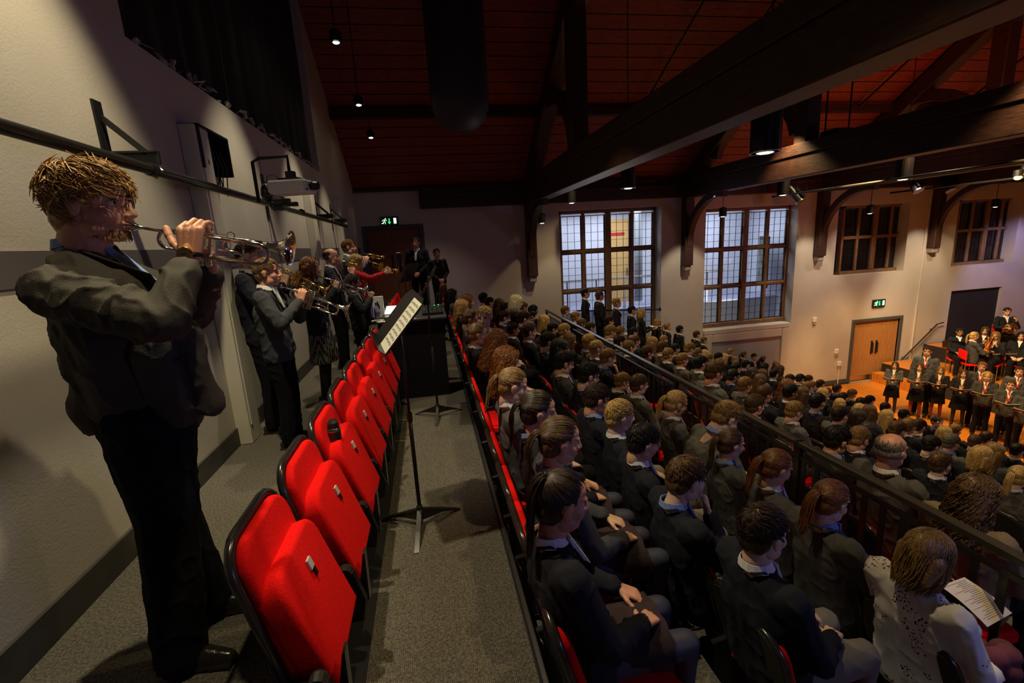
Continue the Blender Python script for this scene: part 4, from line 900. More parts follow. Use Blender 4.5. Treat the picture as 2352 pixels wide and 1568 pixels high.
# ================================================================== INSTRUMENTS
def trumpet_meshes():
    S = {}
    X = Matrix.Rotation(R(90), 4, 'Y')
    S['mouthpiece'] = MB().lathe([(.0125, 0), (.0138, .002), (.0138, .006), (.011, .014), (.0055, .026), (.0042, .04), (.0048, .075)], X, 16).mesh('m', [M['silver']], smooth=True)
    lead = MB().tube([(.04, 0, 0), (.10, 0, 0), (.16, 0, 0), (.385, 0, 0)], .0058, 10).tube([(.09, 0, 0), (.17, 0, 0)], .0072, 10)
    S['leadpipe'] = lead.mesh('m', [M['silver']], smooth=True)
    pts = [(.27, 0, 0), (.385, 0, 0)]+[(.385+.034*math.sin(a), 0, -.034+.034*math.cos(a)) for a in [pi*k/10 for k in range(1, 10)]]+[(.385, 0, -.068), (.235, 0, -.068)]
    S['tuning_slide'] = MB().tube(pts, .0070, 10).tube([(.34, 0, -.002), (.34, 0, -.066)], .0028, 6).ell((.415, 0, -.060), (.006, .006, .008)).mesh('m', [M['silver']], smooth=True)
    pts = [(.225, .018, -.058), (.10, .018, -.058)]+[(.10-.031*math.sin(a), .018, -.027-.031*math.cos(a)) for a in [pi*k/10 for k in range(1, 10)]]+[(.10, .018, .004), (.25, .018, .004), (.34, .016, .003), (.40, .012, 0)]
    S['bell_tail'] = MB().tube(pts, [.0058]*len(pts[:-3])+[.0075, .0095, .0125], 10).tube([(.14, .018, -.058), (.14, .018, .004)], .0025, 6).tube([(.14, .0, 0), (.14, .018, .004)], .0025, 6).mesh('m', [M['silver']], smooth=True)
    bell = [(.0125, 0), (.0145, .02), (.0175, .04), (.0235, .056), (.034, .069), (.047, .078), (.061, .084), (.062, .0855), (.060, .0855), (.046, .0795), (.033, .0705), (.0225, .0575), (.0165, .04), (.0115, .0)]
    S['bell'] = MB().lathe(bell, Matrix.Translation((.400, .012, 0)) @ X, 32).mesh('m', [M['silver']], smooth=True)
    v = MB()
    for k in range(3):
        x = .186+.022*k; v.lathe([(.0082, -.098), (.0102, -.094), (.0102, -.086), (.0092, -.084), (.0092, .012), (.0105, .014), (.0105, .024), (.006, .028), (.0028, .03), (.0028, .040), (.0085, .042), (.0085, .045), (.001, .046)], Matrix.Translation((x, .008, 0)), 14)
    S['valves'] = v.mesh('m', [M['silver']], smooth=False)
    S['valve_slide'] = MB().tube([(.255, .012, -.040), (.31, .03, -.040), (.325, .036, -.046), (.325, .036, -.058), (.31, .03, -.064), (.255, .012, -.064)], .0058, 8).tube([(.20, -.004, -.04), (.17, -.02, -.04), (.17, -.02, -.052), (.20, -.004, -.052)], .005, 8).mesh('m', [M['silver']], smooth=True)
    S['finger_ring'] = MB().tube([(.30+.012*math.cos(a), -.002, .016+.012*math.sin(a)) for a in [x*pi/5 for x in range(10)]], .002, 6, closed=True).tube([(.275+.013*math.cos(a), .03, -.02+.013*math.sin(a)) for a in [x*pi/5 for x in range(10)]], .002, 6, closed=True).mesh('m', [M['silver']], smooth=True)
    return S
TS = trumpet_meshes()
def trumpet(label, mouth, bell, m, name='trumpet', k=None, roll=0):
    mouth, bell = V(mouth), V(bell); d = bell-mouth; k = k or d.length/.485
    t = thing(name, label, name); t.matrix_world = Matrix.Translation(mouth) @ frame((0, 0, 0), d, (0, 0, 1)) @ Matrix.Rotation(roll, 4, 'X') @ Matrix.Scale(k, 4)
    for n, me in TS.items(): link(n, me, m, t)
    return t
def music_stand(label, base, top_z, plate_m, sheet=True, shim=0, hh=.325, single=False):
    b = V(base); t = thing('music_stand', label, 'music stand', b); h = top_z-b.z
    MB().tube([(0, 0, .10), (0, 0, h*.55)], .013, 10).tube([(0, 0, h*.5), (0, 0, h)], .009, 10).build('pole', M['black'], t, smooth=True)
    MB().lathe([(.02, .09), (.022, .10), (.022, .14), (.015, .15)], None, 14).lathe([(.016, h*.54), (.018, h*.54), (.018, h*.58), (.012, h*.58)], None, 12).build('collar', M['frame_tube'], t)
    for a in (R(-95), R(25), R(150)):
        d = V((math.cos(a), math.sin(a), 0)); s = V((-d.y, d.x, 0)); m = MB()
        m.add([V((0, 0, .13))+s*.016, V((0, 0, .13))-s*.016, V((0, 0, .045))-s*.02, V((0, 0, .045))+s*.02, d*.17+s*.014+V((0, 0, .062)), d*.17-s*.014+V((0, 0, .062)), d*.30+s*.016+V((0, 0, .004)), d*.30-s*.016+V((0, 0, .004)), d*.16-s*.01+V((0, 0, .04)), d*.16+s*.01+V((0, 0, .04))],
              [(0, 4, 5, 1), (4, 6, 7, 5), (3, 2, 8, 9), (9, 8, 7, 6), (0, 3, 9, 4), (4, 9, 6), (1, 5, 8, 2), (5, 7, 8), (0, 1, 2, 3)]); m.build('leg', M['frame_tube'], t)
    pm = Matrix.Translation(-b) @ plate_m
    pl = MB().prism([(p[0], p[1], 0) for p in ((-.25, 0), (.25, 0), (.25, hh*.85), (.18, hh), (-.18, hh), (-.25, hh*.85))], (0, 0, -.004)).box((-.25, -.004, 0), (.25, 0, .05)).build('desk', M['black'], t, mtx=pm)
    if sheet:
        s = thing('sheet_music', label.replace('music stand', 'sheet of music on the stand').replace('black ', 'white '), 'sheet music'); s.matrix_world = plate_m
        pg = MB()
        if not single: pg.box((-.235+shim, .002, .003), (-.02+shim, hh*.92, .006))
        pg.box((-.018+shim, .002, .004), (.20+shim, hh*.92, .0065)).build('page', M['paper'], s)
        m = MB()
        for px in ((.0,) if single else (-.22, .0)):
            for q in range(int((hh-.07)/.033)):
                y_ = hh*.86-.033*q
                for l in range(3): m.box((px+shim, y_-.006*l, .0066), (px+.185+shim, y_+.0012-.006*l, .0074))
                for n in range(7): m.box((px+.01+.025*n+shim, y_-.012+.004*(n % 3), .0066), (px+.018+.025*n+shim, y_-.006+.004*(n % 3), .0076))
        m.build('notes', M['ink'], s)
    return t
# ================================================================== PEOPLE: the big trumpeter
nkp = at_y(178, 582, 1.77); hdp = at_y(216, 470, 1.76)
mouth_p = at_y(303, 520, 1.755); bell_p = at_y(664, 571, 1.735)
tx = (bell_p-mouth_p).normalized()
jm = J_stand(pel=tuple(at_y(345, 925, 1.80)), che=tuple(at_y(268, 700, 1.78)), nk=tuple(nkp), hd=tuple(hdp), yaw=R(-2), pit=R(3),
    shR=tuple(at_y(125, 668, 1.60)), shL=tuple(at_y(250, 660, 1.96)), elR=tuple(at_y(372, 738, 1.48)), elL=tuple(at_y(440, 725, 2.02)),
    wrR=tuple(at_y(437, 588, 1.655)), wrL=tuple(at_y(482, 628, 1.82)), hdR=(.10, .22, .95), hdL=(.12, -.35, .9), bkR=(-.25, -1, .2), bkL=(.6, .8, 0), curl=.55, curlR=[.85, .82, .80, .50], curlL=[.8, .8, .85, .85], thumb=.2,
    hpR=tuple(at_y(340, 960, 1.71)), hpL=tuple(at_y(352, 960, 1.90)), knR=tuple(at_y(385, 1185, 1.70)), knL=tuple(at_y(388, 1160, 1.90)), anR=(-1.055, 1.67, .085), anL=(-1.07, 1.93, .085), toe=(1, -.10, 0), toeR=V((1, -.12, 0)), toeL=V((1, .08, 0)), wrinkle=9, neck=1.16, legt=1.42, cshift=.022, hk=1.08, cuff=.27, cuffL=.04, crease=.010, extra=[(at_y(420, 760, 1.68), .05, at_y(478, 925, 1.70), .045), (at_y(360, 800, 1.66), .08, at_y(400, 935, 1.68), .075), (at_y(250, 800, 1.70), .09, at_y(235, 945, 1.74), .085), (at_y(250, 800, 1.86), .09, at_y(240, 940, 1.88), .085), (at_y(150, 700, 1.68), .06, at_y(225, 850, 1.72), .08)])
TM = person_meshes('trumpeter', jm, vox=.0075, hvox=.0042, fvox=.0030, thick=1.16, fat=1.08, k_head=1.03)
pr = thing('person', 'tall fair-haired man in a dark suit playing a silver trumpet by the back wall', 'person', (0, 0, 0))
dress(pr, TM, 'm', 'gi', 'suit', 'k', 'ruddy', 'b', 'n')
for o in pr.children:
    if o.name.startswith('hair'): o.material_slots[0].material = mat('hair_strawberry', (.36, .195, .055), .36, noise=(90, .5), spec=.7)
bm = MB(); hm = TM['hm']
for i in range(170):
    a = rnd.uniform(-1.5, 1.5); z = rnd.uniform(-.105, -.075) if abs(a) < .8 else rnd.uniform(-.1, -.06); r0 = .075 if abs(a) < .5 else .07
    p = V((.008+r0*math.cos(a)*.98, .055*math.sin(a), z)); d = V((math.cos(a)*.3, math.sin(a)*.3, -1)).normalized()*rnd.uniform(.008, .016); bm.tube([hm @ p, hm @ (p+d*.5), hm @ (p+d)], [.0022, .002, .0006], 3)
bm.build('beard', mat('beard', (.22, .09, .03), .6), pr)
lap = [o for o in pr.children if o.name.startswith('blazer')][0]
wr = jm['wrR']; fx = V((.10, .22, .95)).normalized(); fm = frame(wr-fx*.012, V((-.25, -1, .2)).cross(fx), (-.25, -1, .2))
wt = thing('wristwatch', 'chunky wristwatch with a pale dial on the right wrist of the tall trumpeter', 'watch')
wt.matrix_world = frame(wr+fx*.002, (1, -.1, 0), (-.25, -1, .15))
MB().lathe([(.019, .022), (.0235, .024), (.0245, .030), (.022, .034), (.019, .034)], None, 24).build('case', M['brass'], wt); MB().lathe([(.001, .033), (.0195, .033)], None, 24).build('dial', mat('dial', (.55, .50, .38), .3), wt)
m = MB()
for k in range(12): a = k*pi/6; m.box((.013, -.0012, .0332), (.0175, .0012, .0342), Matrix.Rotation(a, 4, 'Z'))
m.box((-.0008, -.002, .0335), (.0008, .014, .0345)).box((-.0008, -.002, .0335), (.0008, .010, .0345), Matrix.Rotation(1.9, 4, 'Z')); m.build('hands', M['ink'], wt)
MB().tube([V((.0*1, 0, 0))+V((.031*math.cos(a), 0, .027*math.sin(a))) for a in [x*pi/8 for x in range(16)]], .009, 8, 1, closed=True).build('strap', M['leather'], wt)
m = MB(); d = (wr-jm['elR']).normalized(); sd_ = d.cross(V((.2, -1, 0))).normalized()
for k in range(4): p = wr-d*(.055+.020*k)-sd_*.018; nrm = V((.35, -1, -.25)).normalized(); m.lathe([(.0075, 0), (.0085, .004), (.004, .006)], frame(p+nrm*.050, (0, 0, 1), nrm), 10)
m.build('cuff_buttons', M['blackplastic'], lap)
m = MB(); c = at_y(365, 835, 1.64); m.bar(c+V((-.07, 0, -.005)), c+V((.08, 0, .01)), .008, .05, (0, 1, 0)); m.build('pocket_flap', CLOTH['suit'], lap)
trumpet('silver trumpet played by the tall fair-haired man in front', mouth_p, bell_p, M['silver'])
# ================================================================== people templates
TP = {}
TP['sit'] = person_meshes('sit', J_sit())
TP['sit2'] = person_meshes('sit2', J_sit(hd=(-.045, 0, .775), pit=.30, che=(-.05, 0, .44), nk=(-.08, 0, .63), wrR=(.30, -.16, .20), wrL=(.26, .08, .22)))
TP['bent'] = person_meshes('bent', J_sit(che=(.04, 0, .40), nk=(.12, 0, .56), hd=(.21, 0, .68), pit=.6, shR=(.09, -.175, .50), shL=(.09, .175, .50), elR=(.24, -.22, .22), elL=(.24, .22, .22), wrR=(.36, -.08, .18), wrL=(.36, .08, .18)))
TP['chin'] = person_meshes('chin', J_sit(hd=(-.03, 0, .77), pit=.22, elR=(.12, -.16, .32), wrR=(.075, -.035, .585), hdR=(-.1, .3, 1), bkR=(1, -.3, 0), curl=.9))
TP['turn'] = person_meshes('turn', J_sit(yaw=R(-112), pit=.05, hd=(-.09, -.02, .785), shR=(-.13, -.16, .575), shL=(-.02, .18, .575)))
TP['girl'] = person_meshes('girl', J_sit(pit=.15, hd=(-.05, 0, .78)), leg='skirt', tie=False)
TP['player'] = person_meshes('player', J_stand(hd=(.01, 0, 1.60), elR=(.13, -.27, 1.17), elL=(.15, .25, 1.15), wrR=(.262, -.055, 1.345), wrL=(.25, .05, 1.335), hdR=(.25, .25, .95), hdL=(.25, -.3, .9), bkR=(-.1, -1, .1), bkL=(.3, 1, 0), curl=.85, che=(-.03, 0, 1.26)), vox=.011, hvox=.006, fvox=.0042, tie=True)
TP['playerg'] = person_meshes('playerg', J_stand(elR=(.13, -.26, 1.17), elL=(.15, .25, 1.15), wrR=(.262, -.055, 1.345), wrL=(.25, .05, 1.335), hdR=(.25, .25, .95), hdL=(.25, -.3, .9), bkR=(-.1, -1, .1), bkL=(.3, 1, 0), curl=.85), leg='skirt', vox=.011, hvox=.006, fvox=.0045, tie=False, skirtlen=.46, vneck=False)
TP['stand'] = person_meshes('stand', J_stand(), thick=.9)
TP['standg'] = person_meshes('standg', J_stand(), leg='skirt', tie=False, skirtlen=.42, thick=.85)
TP['clasp'] = person_meshes('clasp', J_stand(elR=(-.02, -.25, 1.12), elL=(-.02, .25, 1.12), wrR=(.17, -.06, .95), wrL=(.17, .06, .95), hdR=(.4, .8, -.6), hdL=(.4, -.8, -.6), bkR=(1, 0, .2), bkL=(1, 0, .2), curl=.6))
TP['singm'] = person_meshes('singm', J_stand(elR=(.04, -.21, 1.13), elL=(.04, .21, 1.13), wrR=(.27, -.12, 1.17), wrL=(.27, .13, 1.17), hdR=(1, .25, .1), hdL=(1, -.25, .1), bkR=(0, -.2, -1), bkL=(0, .2, -1), curl=.35), thick=.88)
TP['singg'] = person_meshes('singg', J_stand(elR=(.04, -.21, 1.13), elL=(.04, .21, 1.13), wrR=(.27, -.12, 1.17), wrL=(.27, .13, 1.17), hdR=(1, .25, .1), hdL=(1, -.25, .1), bkR=(0, -.2, -1), bkL=(0, .2, -1), curl=.35), leg='skirt', tie=False, skirtlen=.40, thick=.82)
TP['reach'] = person_meshes('reach', J_stand(elR=(.22, -.20, 1.30), wrR=(.47, -.12, 1.38), hdR=(1, .1, .35), bkR=(0, -1, .2), curl=.7, elL=(.20, .22, 1.22), wrL=(.40, .08, 1.36), hdL=(1, -.1, .2)), tie=False, leg='skirt', skirtlen=.44, vneck=False, fvox=.0045)
TP['fiddle'] = person_meshes('fiddle', J_sit(pit=.1, elR=(.12, -.26, .34), wrR=(.34, -.12, .36), hdR=(.7, .6, .1), elL=(.14, .22, .34), wrL=(.26, .12, .56), hdL=(.3, -.2, .9), bkL=(0, 1, 0), curl=.8, che=(-.03, 0, .44), nk=(-.05, 0, .63), hd=(-.02, 0, .785), shR=(-.04, -.175, .575), shL=(-.04, .175, .575)), tie=False)
HN = dict(bk='black', db='dark brown', br='brown', lb='light brown', bl='blond', gi='auburn', wh='white blond', gy='greying')
SN = dict(s='short', p='ponytailed', h='high-ponytailed', l='long', c='long curly', b='bobbed', k='balding', f='short', m='tousled', a='tight curly')
JN = dict(n='navy blazer', g='grey blazer', w='white top', t='beige coat', blk='black clothes', bg='slate blue blazer')
ZH = {k: v for k, v in (('sit', (-.075, .785)), ('sit2', (-.045, .775)), ('bent', (.21, .68)), ('chin', (-.03, .77)), ('turn', (-.09, .785)), ('girl', (-.05, .78)))}
AUD = '''1290 1150 150 db h n
1287 1012 120 br p n
1238 945 105 db p n
1178 885 92 lb p g
1166 830 80 gi c n
1143 785 66 gi c n
1098 768 60 lb p n
1080 733 50 br p n
1062 706 45 bl c n
1074 692 42 gi l n
1039 678 42 bk c g
1112 728 41 bl f n
1111 685 22 bk a n
1127 697 30 bk s n
1146 698 30 br c n
1162 710 32 bk s n
1187 695 28 wh b n
1203 705 26 lb s n
1226 714 24 bk a n
1221 726 27 bk s n
1250 736 31 bl l n
1199 728 34 db s n
1163 733 36 db s n
1216 762 38 br s n
1180 757 42 bk s n
1272 757 28 bk s n
1260 785 45 db s n
1294 757 28 bl s n
1312 783 36 br c n
1287 800 50 bk l n
1296 833 62 bk s n
1350 783 35 bl s g
1371 801 36 bl s n
1397 822 50 lb s n
1352 862 64 bk s n
1372 916 76 db s n
1424 955 78 bl s n
1430 876 52 lb s n
1468 883 55 br s g
1478 1015 88 bk s n
1577 1100 115 br s n
1752 1220 132 db s n
1562 932 72 bl p g
1667 957 65 lb s g
1668 1012 76 br p g
1785 1075 102 gi p g
1905 1148 115 gi p g
2130 1275 170 lb b w
1299 714 26 lb s g
1322 727 24 bl s n
1336 744 25 lb s n
1356 753 27 br s n
1399 739 22 db s g
1403 762 30 lb s g
1425 762 28 lb a g
1455 763 26 bk s n
1424 786 30 db s g
1446 798 33 lb s n
1465 786 28 br s n
1487 811 36 br s n
1493 785 30 lb l n
1522 798 34 br s g
1525 780 22 bl s n
1541 817 31 lb s n
1566 826 40 lb s g
1605 832 44 bk s g
1641 856 56 br s g
1578 799 30 lb s n
1557 804 22 bk s n
1603 811 24 lb s n
1598 800 20 db s n
1623 815 22 bl l n
1632 827 26 lb s n
1647 819 20 bk s n
1665 822 20 bl l n
1688 829 19 lb f n
1673 844 24 br l n
1720 840 23 bk s n
1711 851 26 db l n
1746 842 23 bk a n
1695 847 31 bk s n
1682 864 34 bk s n
1751 860 26 br l g
1778 859 26 bk s n
1792 849 22 br l n
1717 887 52 lb s g
1737 870 30 br l n
1751 903 42 br s n
1734 930 50 br s n
1798 882 38 gi c n
1816 901 38 bk s n
1843 903 38 br l n
1815 872 23 db s n
1838 870 24 db s n
1859 890 25 lb s n
1875 878 19 br s n
1877 891 21 lb s n
1895 886 19 br s n
1909 888 19 br s n
1896 900 21 lb s n
1826 945 58 lb s g
1881 924 42 bk s n
1909 911 21 bl l n
1926 926 22 bl l n
1950 932 24 bl c n
1940 899 22 lb s n
1939 914 22 db s n
1963 921 22 bk s n
2000 921 22 bk s n
2033 937 20 db s n
1997 946 36 br l n
1970 958 36 db l n
1926 952 44 db s g
2037 956 32 bl l n
2074 952 22 bk s n
2088 978 34 lb s n
2111 979 28 db s g
1923 1010 66 bk s n
1973 1006 58 lb s n
2045 1032 88 gy k g
2062 988 36 br s n
1996 992 40 bk l n
2153 970 28 db f n
2194 988 24 lb s n
2172 995 28 bl l n
2261 1005 28 db s n
2157 1030 52 bk s n
2188 1017 42 gy s g
2243 1044 60 bl b n
2281 1038 52 lb l n
2160 1065 56 br s n
2240 1137 125 br c t
2336 1034 32 bk s n
2318 1053 34 bk s n
2346 1054 44 lb l n
2326 1089 56 bl p g
2237 1015 28 br s n'''
ppl = []
for ln in AUD.split('\n'):
    a = ln.split(); px, py, h = map(float, a[:3]); best = None
    for i in range(13):
        X = row_x(i)+.12; P = at_x(px, py, X); ze = row_zt(i)+.36
        if P.y < .6 or P.y > YF-.5: continue
        s = F_PX*.235/((P-CAM).dot(_f)); e = ((P.z-ze)/.12)**2+(math.log(s/h)/.2)**2
        if best is None or e < best[0]: best = (e, i, P, P.z-ze)
    e, i, P, dz = best; X = row_x(i)+.12; slope = (H_CAM-P.z)/X
    X += max(-.13, min(.16, dz/slope)); P = at_x(px, py, X); ppl.append([i, P, a[3], a[4], a[5], px, py])
# small extra pupils hidden in the gaps of the deep rows
rows = {}
for q in ppl: rows.setdefault(q[0], []).append(q)
BENT = {(1667, 957)}; CHIN = {(1577, 1100), (1397, 822), (1430, 876)}; LEAN = {(1562, 932), (1785, 1075), (1905, 1148), (2130, 1275), (1478, 1015), (1973, 1006)}
skinpick = {('bk', 's'): ['tan', 'fair', 'fair', 'pale'], ('bk', 'a'): ['dark'], ('bk', 'l'): ['tan']}
OCC = {}
for i in sorted(rows):
    L = sorted(rows[i], key=lambda q: q[1].y)
    for _ in range(40):
        for n in range(1, len(L)):
            g_ = .41-(L[n][1].y-L[n-1][1].y)
            if g_ > 0: L[n][1].y += g_*.5; L[n-1][1].y -= g_*.5
    OCC[i] = []
    for n, (_, P, hc, st, ja, px, py) in enumerate(L):
        zs = row_zt(i)-.40; key = (int(px), int(py))
        T = 'bent' if key in BENT else 'chin' if key in CHIN else 'turn' if st == 'f' else 'sit2' if (key in LEAN or rnd.random() < .3) else ('girl' if st in 'plhcb' and hc != 'bk' else 'sit')
        hx, hz = ZH[T]; s = max(.86, min(1.10, (P.z-zs)/hz)); dz = max(-.06, min(.10, P.z-zs-s*hz))
        loc = (P.x-s*hx, P.y, P.z-s*hz)
        skin = rnd.choice(skinpick.get((hc, st), ['fair', 'pale', 'ruddy', 'fair', 'pale']))
        who = 'woman' if ja in 'wt' else 'man' if (hc == 'gy') else 'girl' if st in 'plhcb' else 'boy'
        lab = '%s %s-haired %s in %s, %s row down, %s from camera' % (SN[st], HN[hc], who, JN[ja], ORD[i], ORD[n])
        if st == 'k': lab = 'balding man in a grey jacket seated just beyond the black guard rail'
        if ja == 'w': lab = 'woman with bobbed light brown hair in a white floral top reading a printed sheet'
        if st == 'f': lab += ', looking back'
        r = thing('person', lab, 'person', loc, rnd.uniform(-.10, .10) if s else 0, 'seated audience', s)
        near = i <= 3
        style = {'f': 's'}.get(st, st)
        dress(r, TP[T], style, hc, ja if not (ja == 'n' and rnd.random() < .12) else 'gd', 'g' if who == 'boy' and rnd.random() < .6 else 'k' if T != 'girl' else 's', skin, 'b' if rnd.random() < .4 else 'w', rnd.choice('rrn'), 'n', seed=rnd.randint(0, 1) if st in 'sl' else 0, jname='blazer' if ja in 'ng' else 'top')
        if T == 'turn': pass
        OCC[i].append(P.y)
        P2 = P; sy = P.y
        seat(SD_, 'folding_seat', 'occupied folding seat, %s row down, under the %s pupil from camera' % (ORD[i], ORD[n]), (row_x(i), sy, row_zt(i)-.40), 'occupied folding seats')
# visible empty seats between the pupils of the first three rows
for i in range(3):
    ys = sorted(OCC[i]); ys = [0.75]+ys+[12.3]; c = 0
    for a, b in zip(ys[:-1], ys[1:]):
        k = int((b-a)/.50)-1
        for q in range(k):
            y = a+(b-a)*(q+1)/(k+1)
            if y < 1.1 or y > 12.2: continue
            seat(SD_, 'folding_seat', 'vacant folding seat of the %s row down, %s gap from camera' % (ORD[i], ORD[c]), (row_x(i), y, row_zt(i)-.40), 'vacant folding seats'); c += 1
# programme sheet and purple bag of the woman in the floral top
c = at_y(2238, 1385, 1.55)
q0, q1, q2, q3 = at_y(2160, 1345, 1.62), at_y(2215, 1325, 1.72), at_y(2325, 1408, 1.68), at_y(2268, 1440, 1.52)
t = thing('programme_sheet', 'printed white programme held by the woman in the floral top', 'paper'); n = 8; vs = []
for a in range(n+1):
    for b in range(2):
        u = a/n; p = (q1*(1-u)+q2*u) if b else (q0*(1-u)+q3*u); vs.append(p+V((0, 0, .012*math.sin(u*3))))
MB().add(vs+[v-V((0, 0, .0012)) for v in vs], [(2*a, 2*a+1, 2*a+3, 2*a+2) for a in range(n)]+[(2*a+18, 2*a+20, 2*a+21, 2*a+19) for a in range(n)]).build('page', M['paper'], t, smooth=True)
ink = MB(); redm = MB()
for k in range(22):
    u = .06+.88*k/22; p = q1*(1-u)+q2*u; q = q0*(1-u)+q3*u; f0, f1 = (.15, .15+rnd.uniform(.3, .7)) if k % 5 else (.08, .92)
    up_ = V((0, 0, .012*math.sin(u*3)+.0016)); w_ = (q2-q1)*.006
    (redm if k % 5 == 0 else ink).add([p*(1-f0)+q*f0+up_, p*(1-f1)+q*f1+up_, p*(1-f1)+q*f1+up_+w_, p*(1-f0)+q*f0+up_+w_], [(0, 1, 2, 3)])
ink.build('print', M['ink'], t); redm.build('red_print', mat('red_ink', (.6, .03, .03), .8), t)
m = MB(); b0 = at_y(2270, 1505, 1.42)
for k in range(14): a = rnd.uniform(0, 6.3); m.ell(b0+V((rnd.uniform(-.06, .06), rnd.uniform(-.08, .08), rnd.uniform(-.09, .09))), (.055, .05, .05))
o = link('handbag', remesh(m, .008, 2), mat('plum_fabric', (.12, .03, .06), .9, noise=(12, .4))); prop(o, 'crumpled plum-coloured bag on the lap of the woman in the floral top', 'bag')
# ================================================================== standing pupils on the side steps
def step_z(x): return -1.62-.378*(x-3.8)
SL = [(1344, 674, 'bk', 's', 'n', 'stand', 'tall black-haired boy with a red tie standing before the first lit window', 'fair'), (1377, 680, 'br', 's', 'n', 'stand', 'brown-haired man in a dark suit standing second at the first lit window', 'ruddy'), (1416, 696, 'bl', 's', 'n', 'stand', 'blond boy standing third at the first lit window', 'fair'), (1451, 713, 'bk', 's', 'n', 'stand', 'dark-haired boy lit amber standing fourth at the first lit window', 'fair'),
      (1473, 719, 'bl', 'b', 'blk', 'singg', 'woman with bobbed blond hair in black reading a lit book at the window end', 'fair'), (1510, 741, 'lb', 'l', 'n', 'standg', 'girl with tied light brown hair standing where the lit window ends', 'fair'), (1533, 750, 'lb', 'p', 'n', 'standg', 'ponytailed girl standing against the wall between the lit windows', 'fair'), (1561, 757, 'bk', 's', 'n', 'stand', 'black-haired boy standing alone against the wall between the lit windows', 'tan'),
      (1600, 769, 'br', 's', 'n', 'stand', 'brown-haired boy looking up beside the second lit window', 'fair'), (1617, 782, 'lb', 's', 'n', 'stand', 'light-haired boy standing just below the sill of the second lit window', 'fair'),
      (1678, 808, 'bl', 's', 'n', 'stand', 'blond small boy standing leftmost before the grey panel', 'fair'), (1709, 815, 'br', 'p', 'n', 'standg', 'small brown-haired girl standing second before the grey panel', 'fair'), (1732, 820, 'bk', 's', 'n', 'stand', 'small black-haired boy facing the room before the grey panel', 'pale'), (1753, 826, 'db', 'p', 'n', 'standg', 'small dark-haired girl standing fourth before the grey panel', 'fair'), (1783, 836, 'lb', 'l', 'n', 'standg', 'small light-haired girl standing last before the grey panel', 'fair')]
for (px, py, hc, st, ja, T, lb, sk) in SL:
    P = at_y(px, py, 12.15); s = (P.z-step_z(P.x))/1.60; s = max(.8, min(1.12, s))
    r = thing('person', lb, 'person', (P.x, P.y, P.z-1.60*s), -1.57 if 'facing the room' in lb else rnd.uniform(-.35, 0), 'pupils standing along the wall', s); dress(r, TP[T], st, hc, ja, 'k', sk, 'w', 'r', 'k', jname='blazer')
    if T == 'singg':
        bk = thing('open_book', 'open book lit amber in the hands of the woman in black', 'book', (P.x+.42, P.y, P.z-.40*s)); MB().box((-.16, -.12, 0), (0, .12, .015)).box((0, -.12, 0), (.16, .12, .015)).build('cover', M['black'], bk); MB().box((-.15, -.11, .015), (-.003, .11, .022)).box((.003, -.11, .015), (.15, .11, .022)).build('pages', M['paper'], bk)
# ================================================================== brass players on the walkway
def player(px, py, Y, T, hair, hc, ja, leg, skin, lb, z0=0.0, rz=0, tr=None, shirt='w', tie='r', tights='k', st_scale=None, name='person', jname='blazer'):
    P = at_y(px, py, Y); s = st_scale or (P.z-z0)/1.60
    r = thing(name, lb, 'person', (P.x, P.y, P.z-1.60*s), rz, None, s); dress(r, TP[T], hair, hc, ja, leg, skin, shirt, tie, tights, jname=jname)
    return r, P, s
def tr_for(lb, mpx, bpx, Ym, Yb, m, name='trumpet'):
    a = at_y(mpx[0], mpx[1], Ym); b = at_y(bpx[0], bpx[1], Yb); return trumpet(lb, a, b, m, name)
player(612, 626, 3.80, 'player', 's', 'lb', 'gd', 'k', 'ruddy', 'boy in a grey blazer playing a silver trumpet behind the empty seats', tie=None)
tr_for('silver trumpet played by the boy in the grey blazer', (646, 656), (800, 712), 3.78, 3.78, M['silver'])
player(572, 588, 4.20, 'player', 's', 'br', 'n', 'k', 'fair', 'tall player in a dark blazer half hidden behind the boy in grey', tie=None)
tr_for('gold trumpet held by the tall half hidden player', (632, 607), (752, 668), 4.15, 4.15, M['brass'])
player(712, 615, 4.95, 'playerg', 'b', 'gi', 'blk', 'd', 'fair', 'auburn-haired woman in black with a dotted skirt playing a silver cornet', shirt='w', jname='cardigan')
tr_for('silver trumpet played by the auburn-haired woman', (728, 633), (840, 668), 4.92, 4.92, M['silver'])
player(760, 590, 6.3, 'player', 'k', 'db', 'n', 'k', 'ruddy', 'balding man in a dark suit playing a cornet by the back wall')
tr_for('gold cornet played by the balding man in a dark suit', (778, 597), (822, 608), 6.28, 6.28, M['brass'], 'cornet')
player(800, 568, 8.0, 'player', 's', 'gi', 'bg', 'k', 'ruddy', 'auburn-haired man in a blue suit playing a gold trumpet near the door')
tr_for('gold trumpet with a bright bell near the brown door', (838, 582), (882, 590), 7.9, 7.9, M['brass'])
tr_for('lower gold trumpet below the outstretched red sleeve', (848, 600), (914, 622), 7.6, 7.6, M['brass'])
r, P, s = player(818, 600, 7.1, 'reach', 'l', 'bl', 'r', 'k', 'fair', 'blonde girl in a red cardigan holding up a phone', jname='cardigan')
ph = thing('phone', 'black phone held up by the blonde girl in red', 'phone', at_y(917, 592, 7.02)); MB().box((-.035, -.005, -.07), (.035, .005, .075)).build('case', M['blackplastic'], ph, bevel=.004); MB().box((-.031, -.0065, -.062), (.031, -.005, .068)).build('screen', mat('phone_screen', (.03, .03, .04), .1), ph)
player(812, 650, 5.7, 'player', 'a', 'db', 'blk', 'k', 'tan', 'curly-haired child in black in front of the auburn-haired woman', z0=0.0, tie=None)
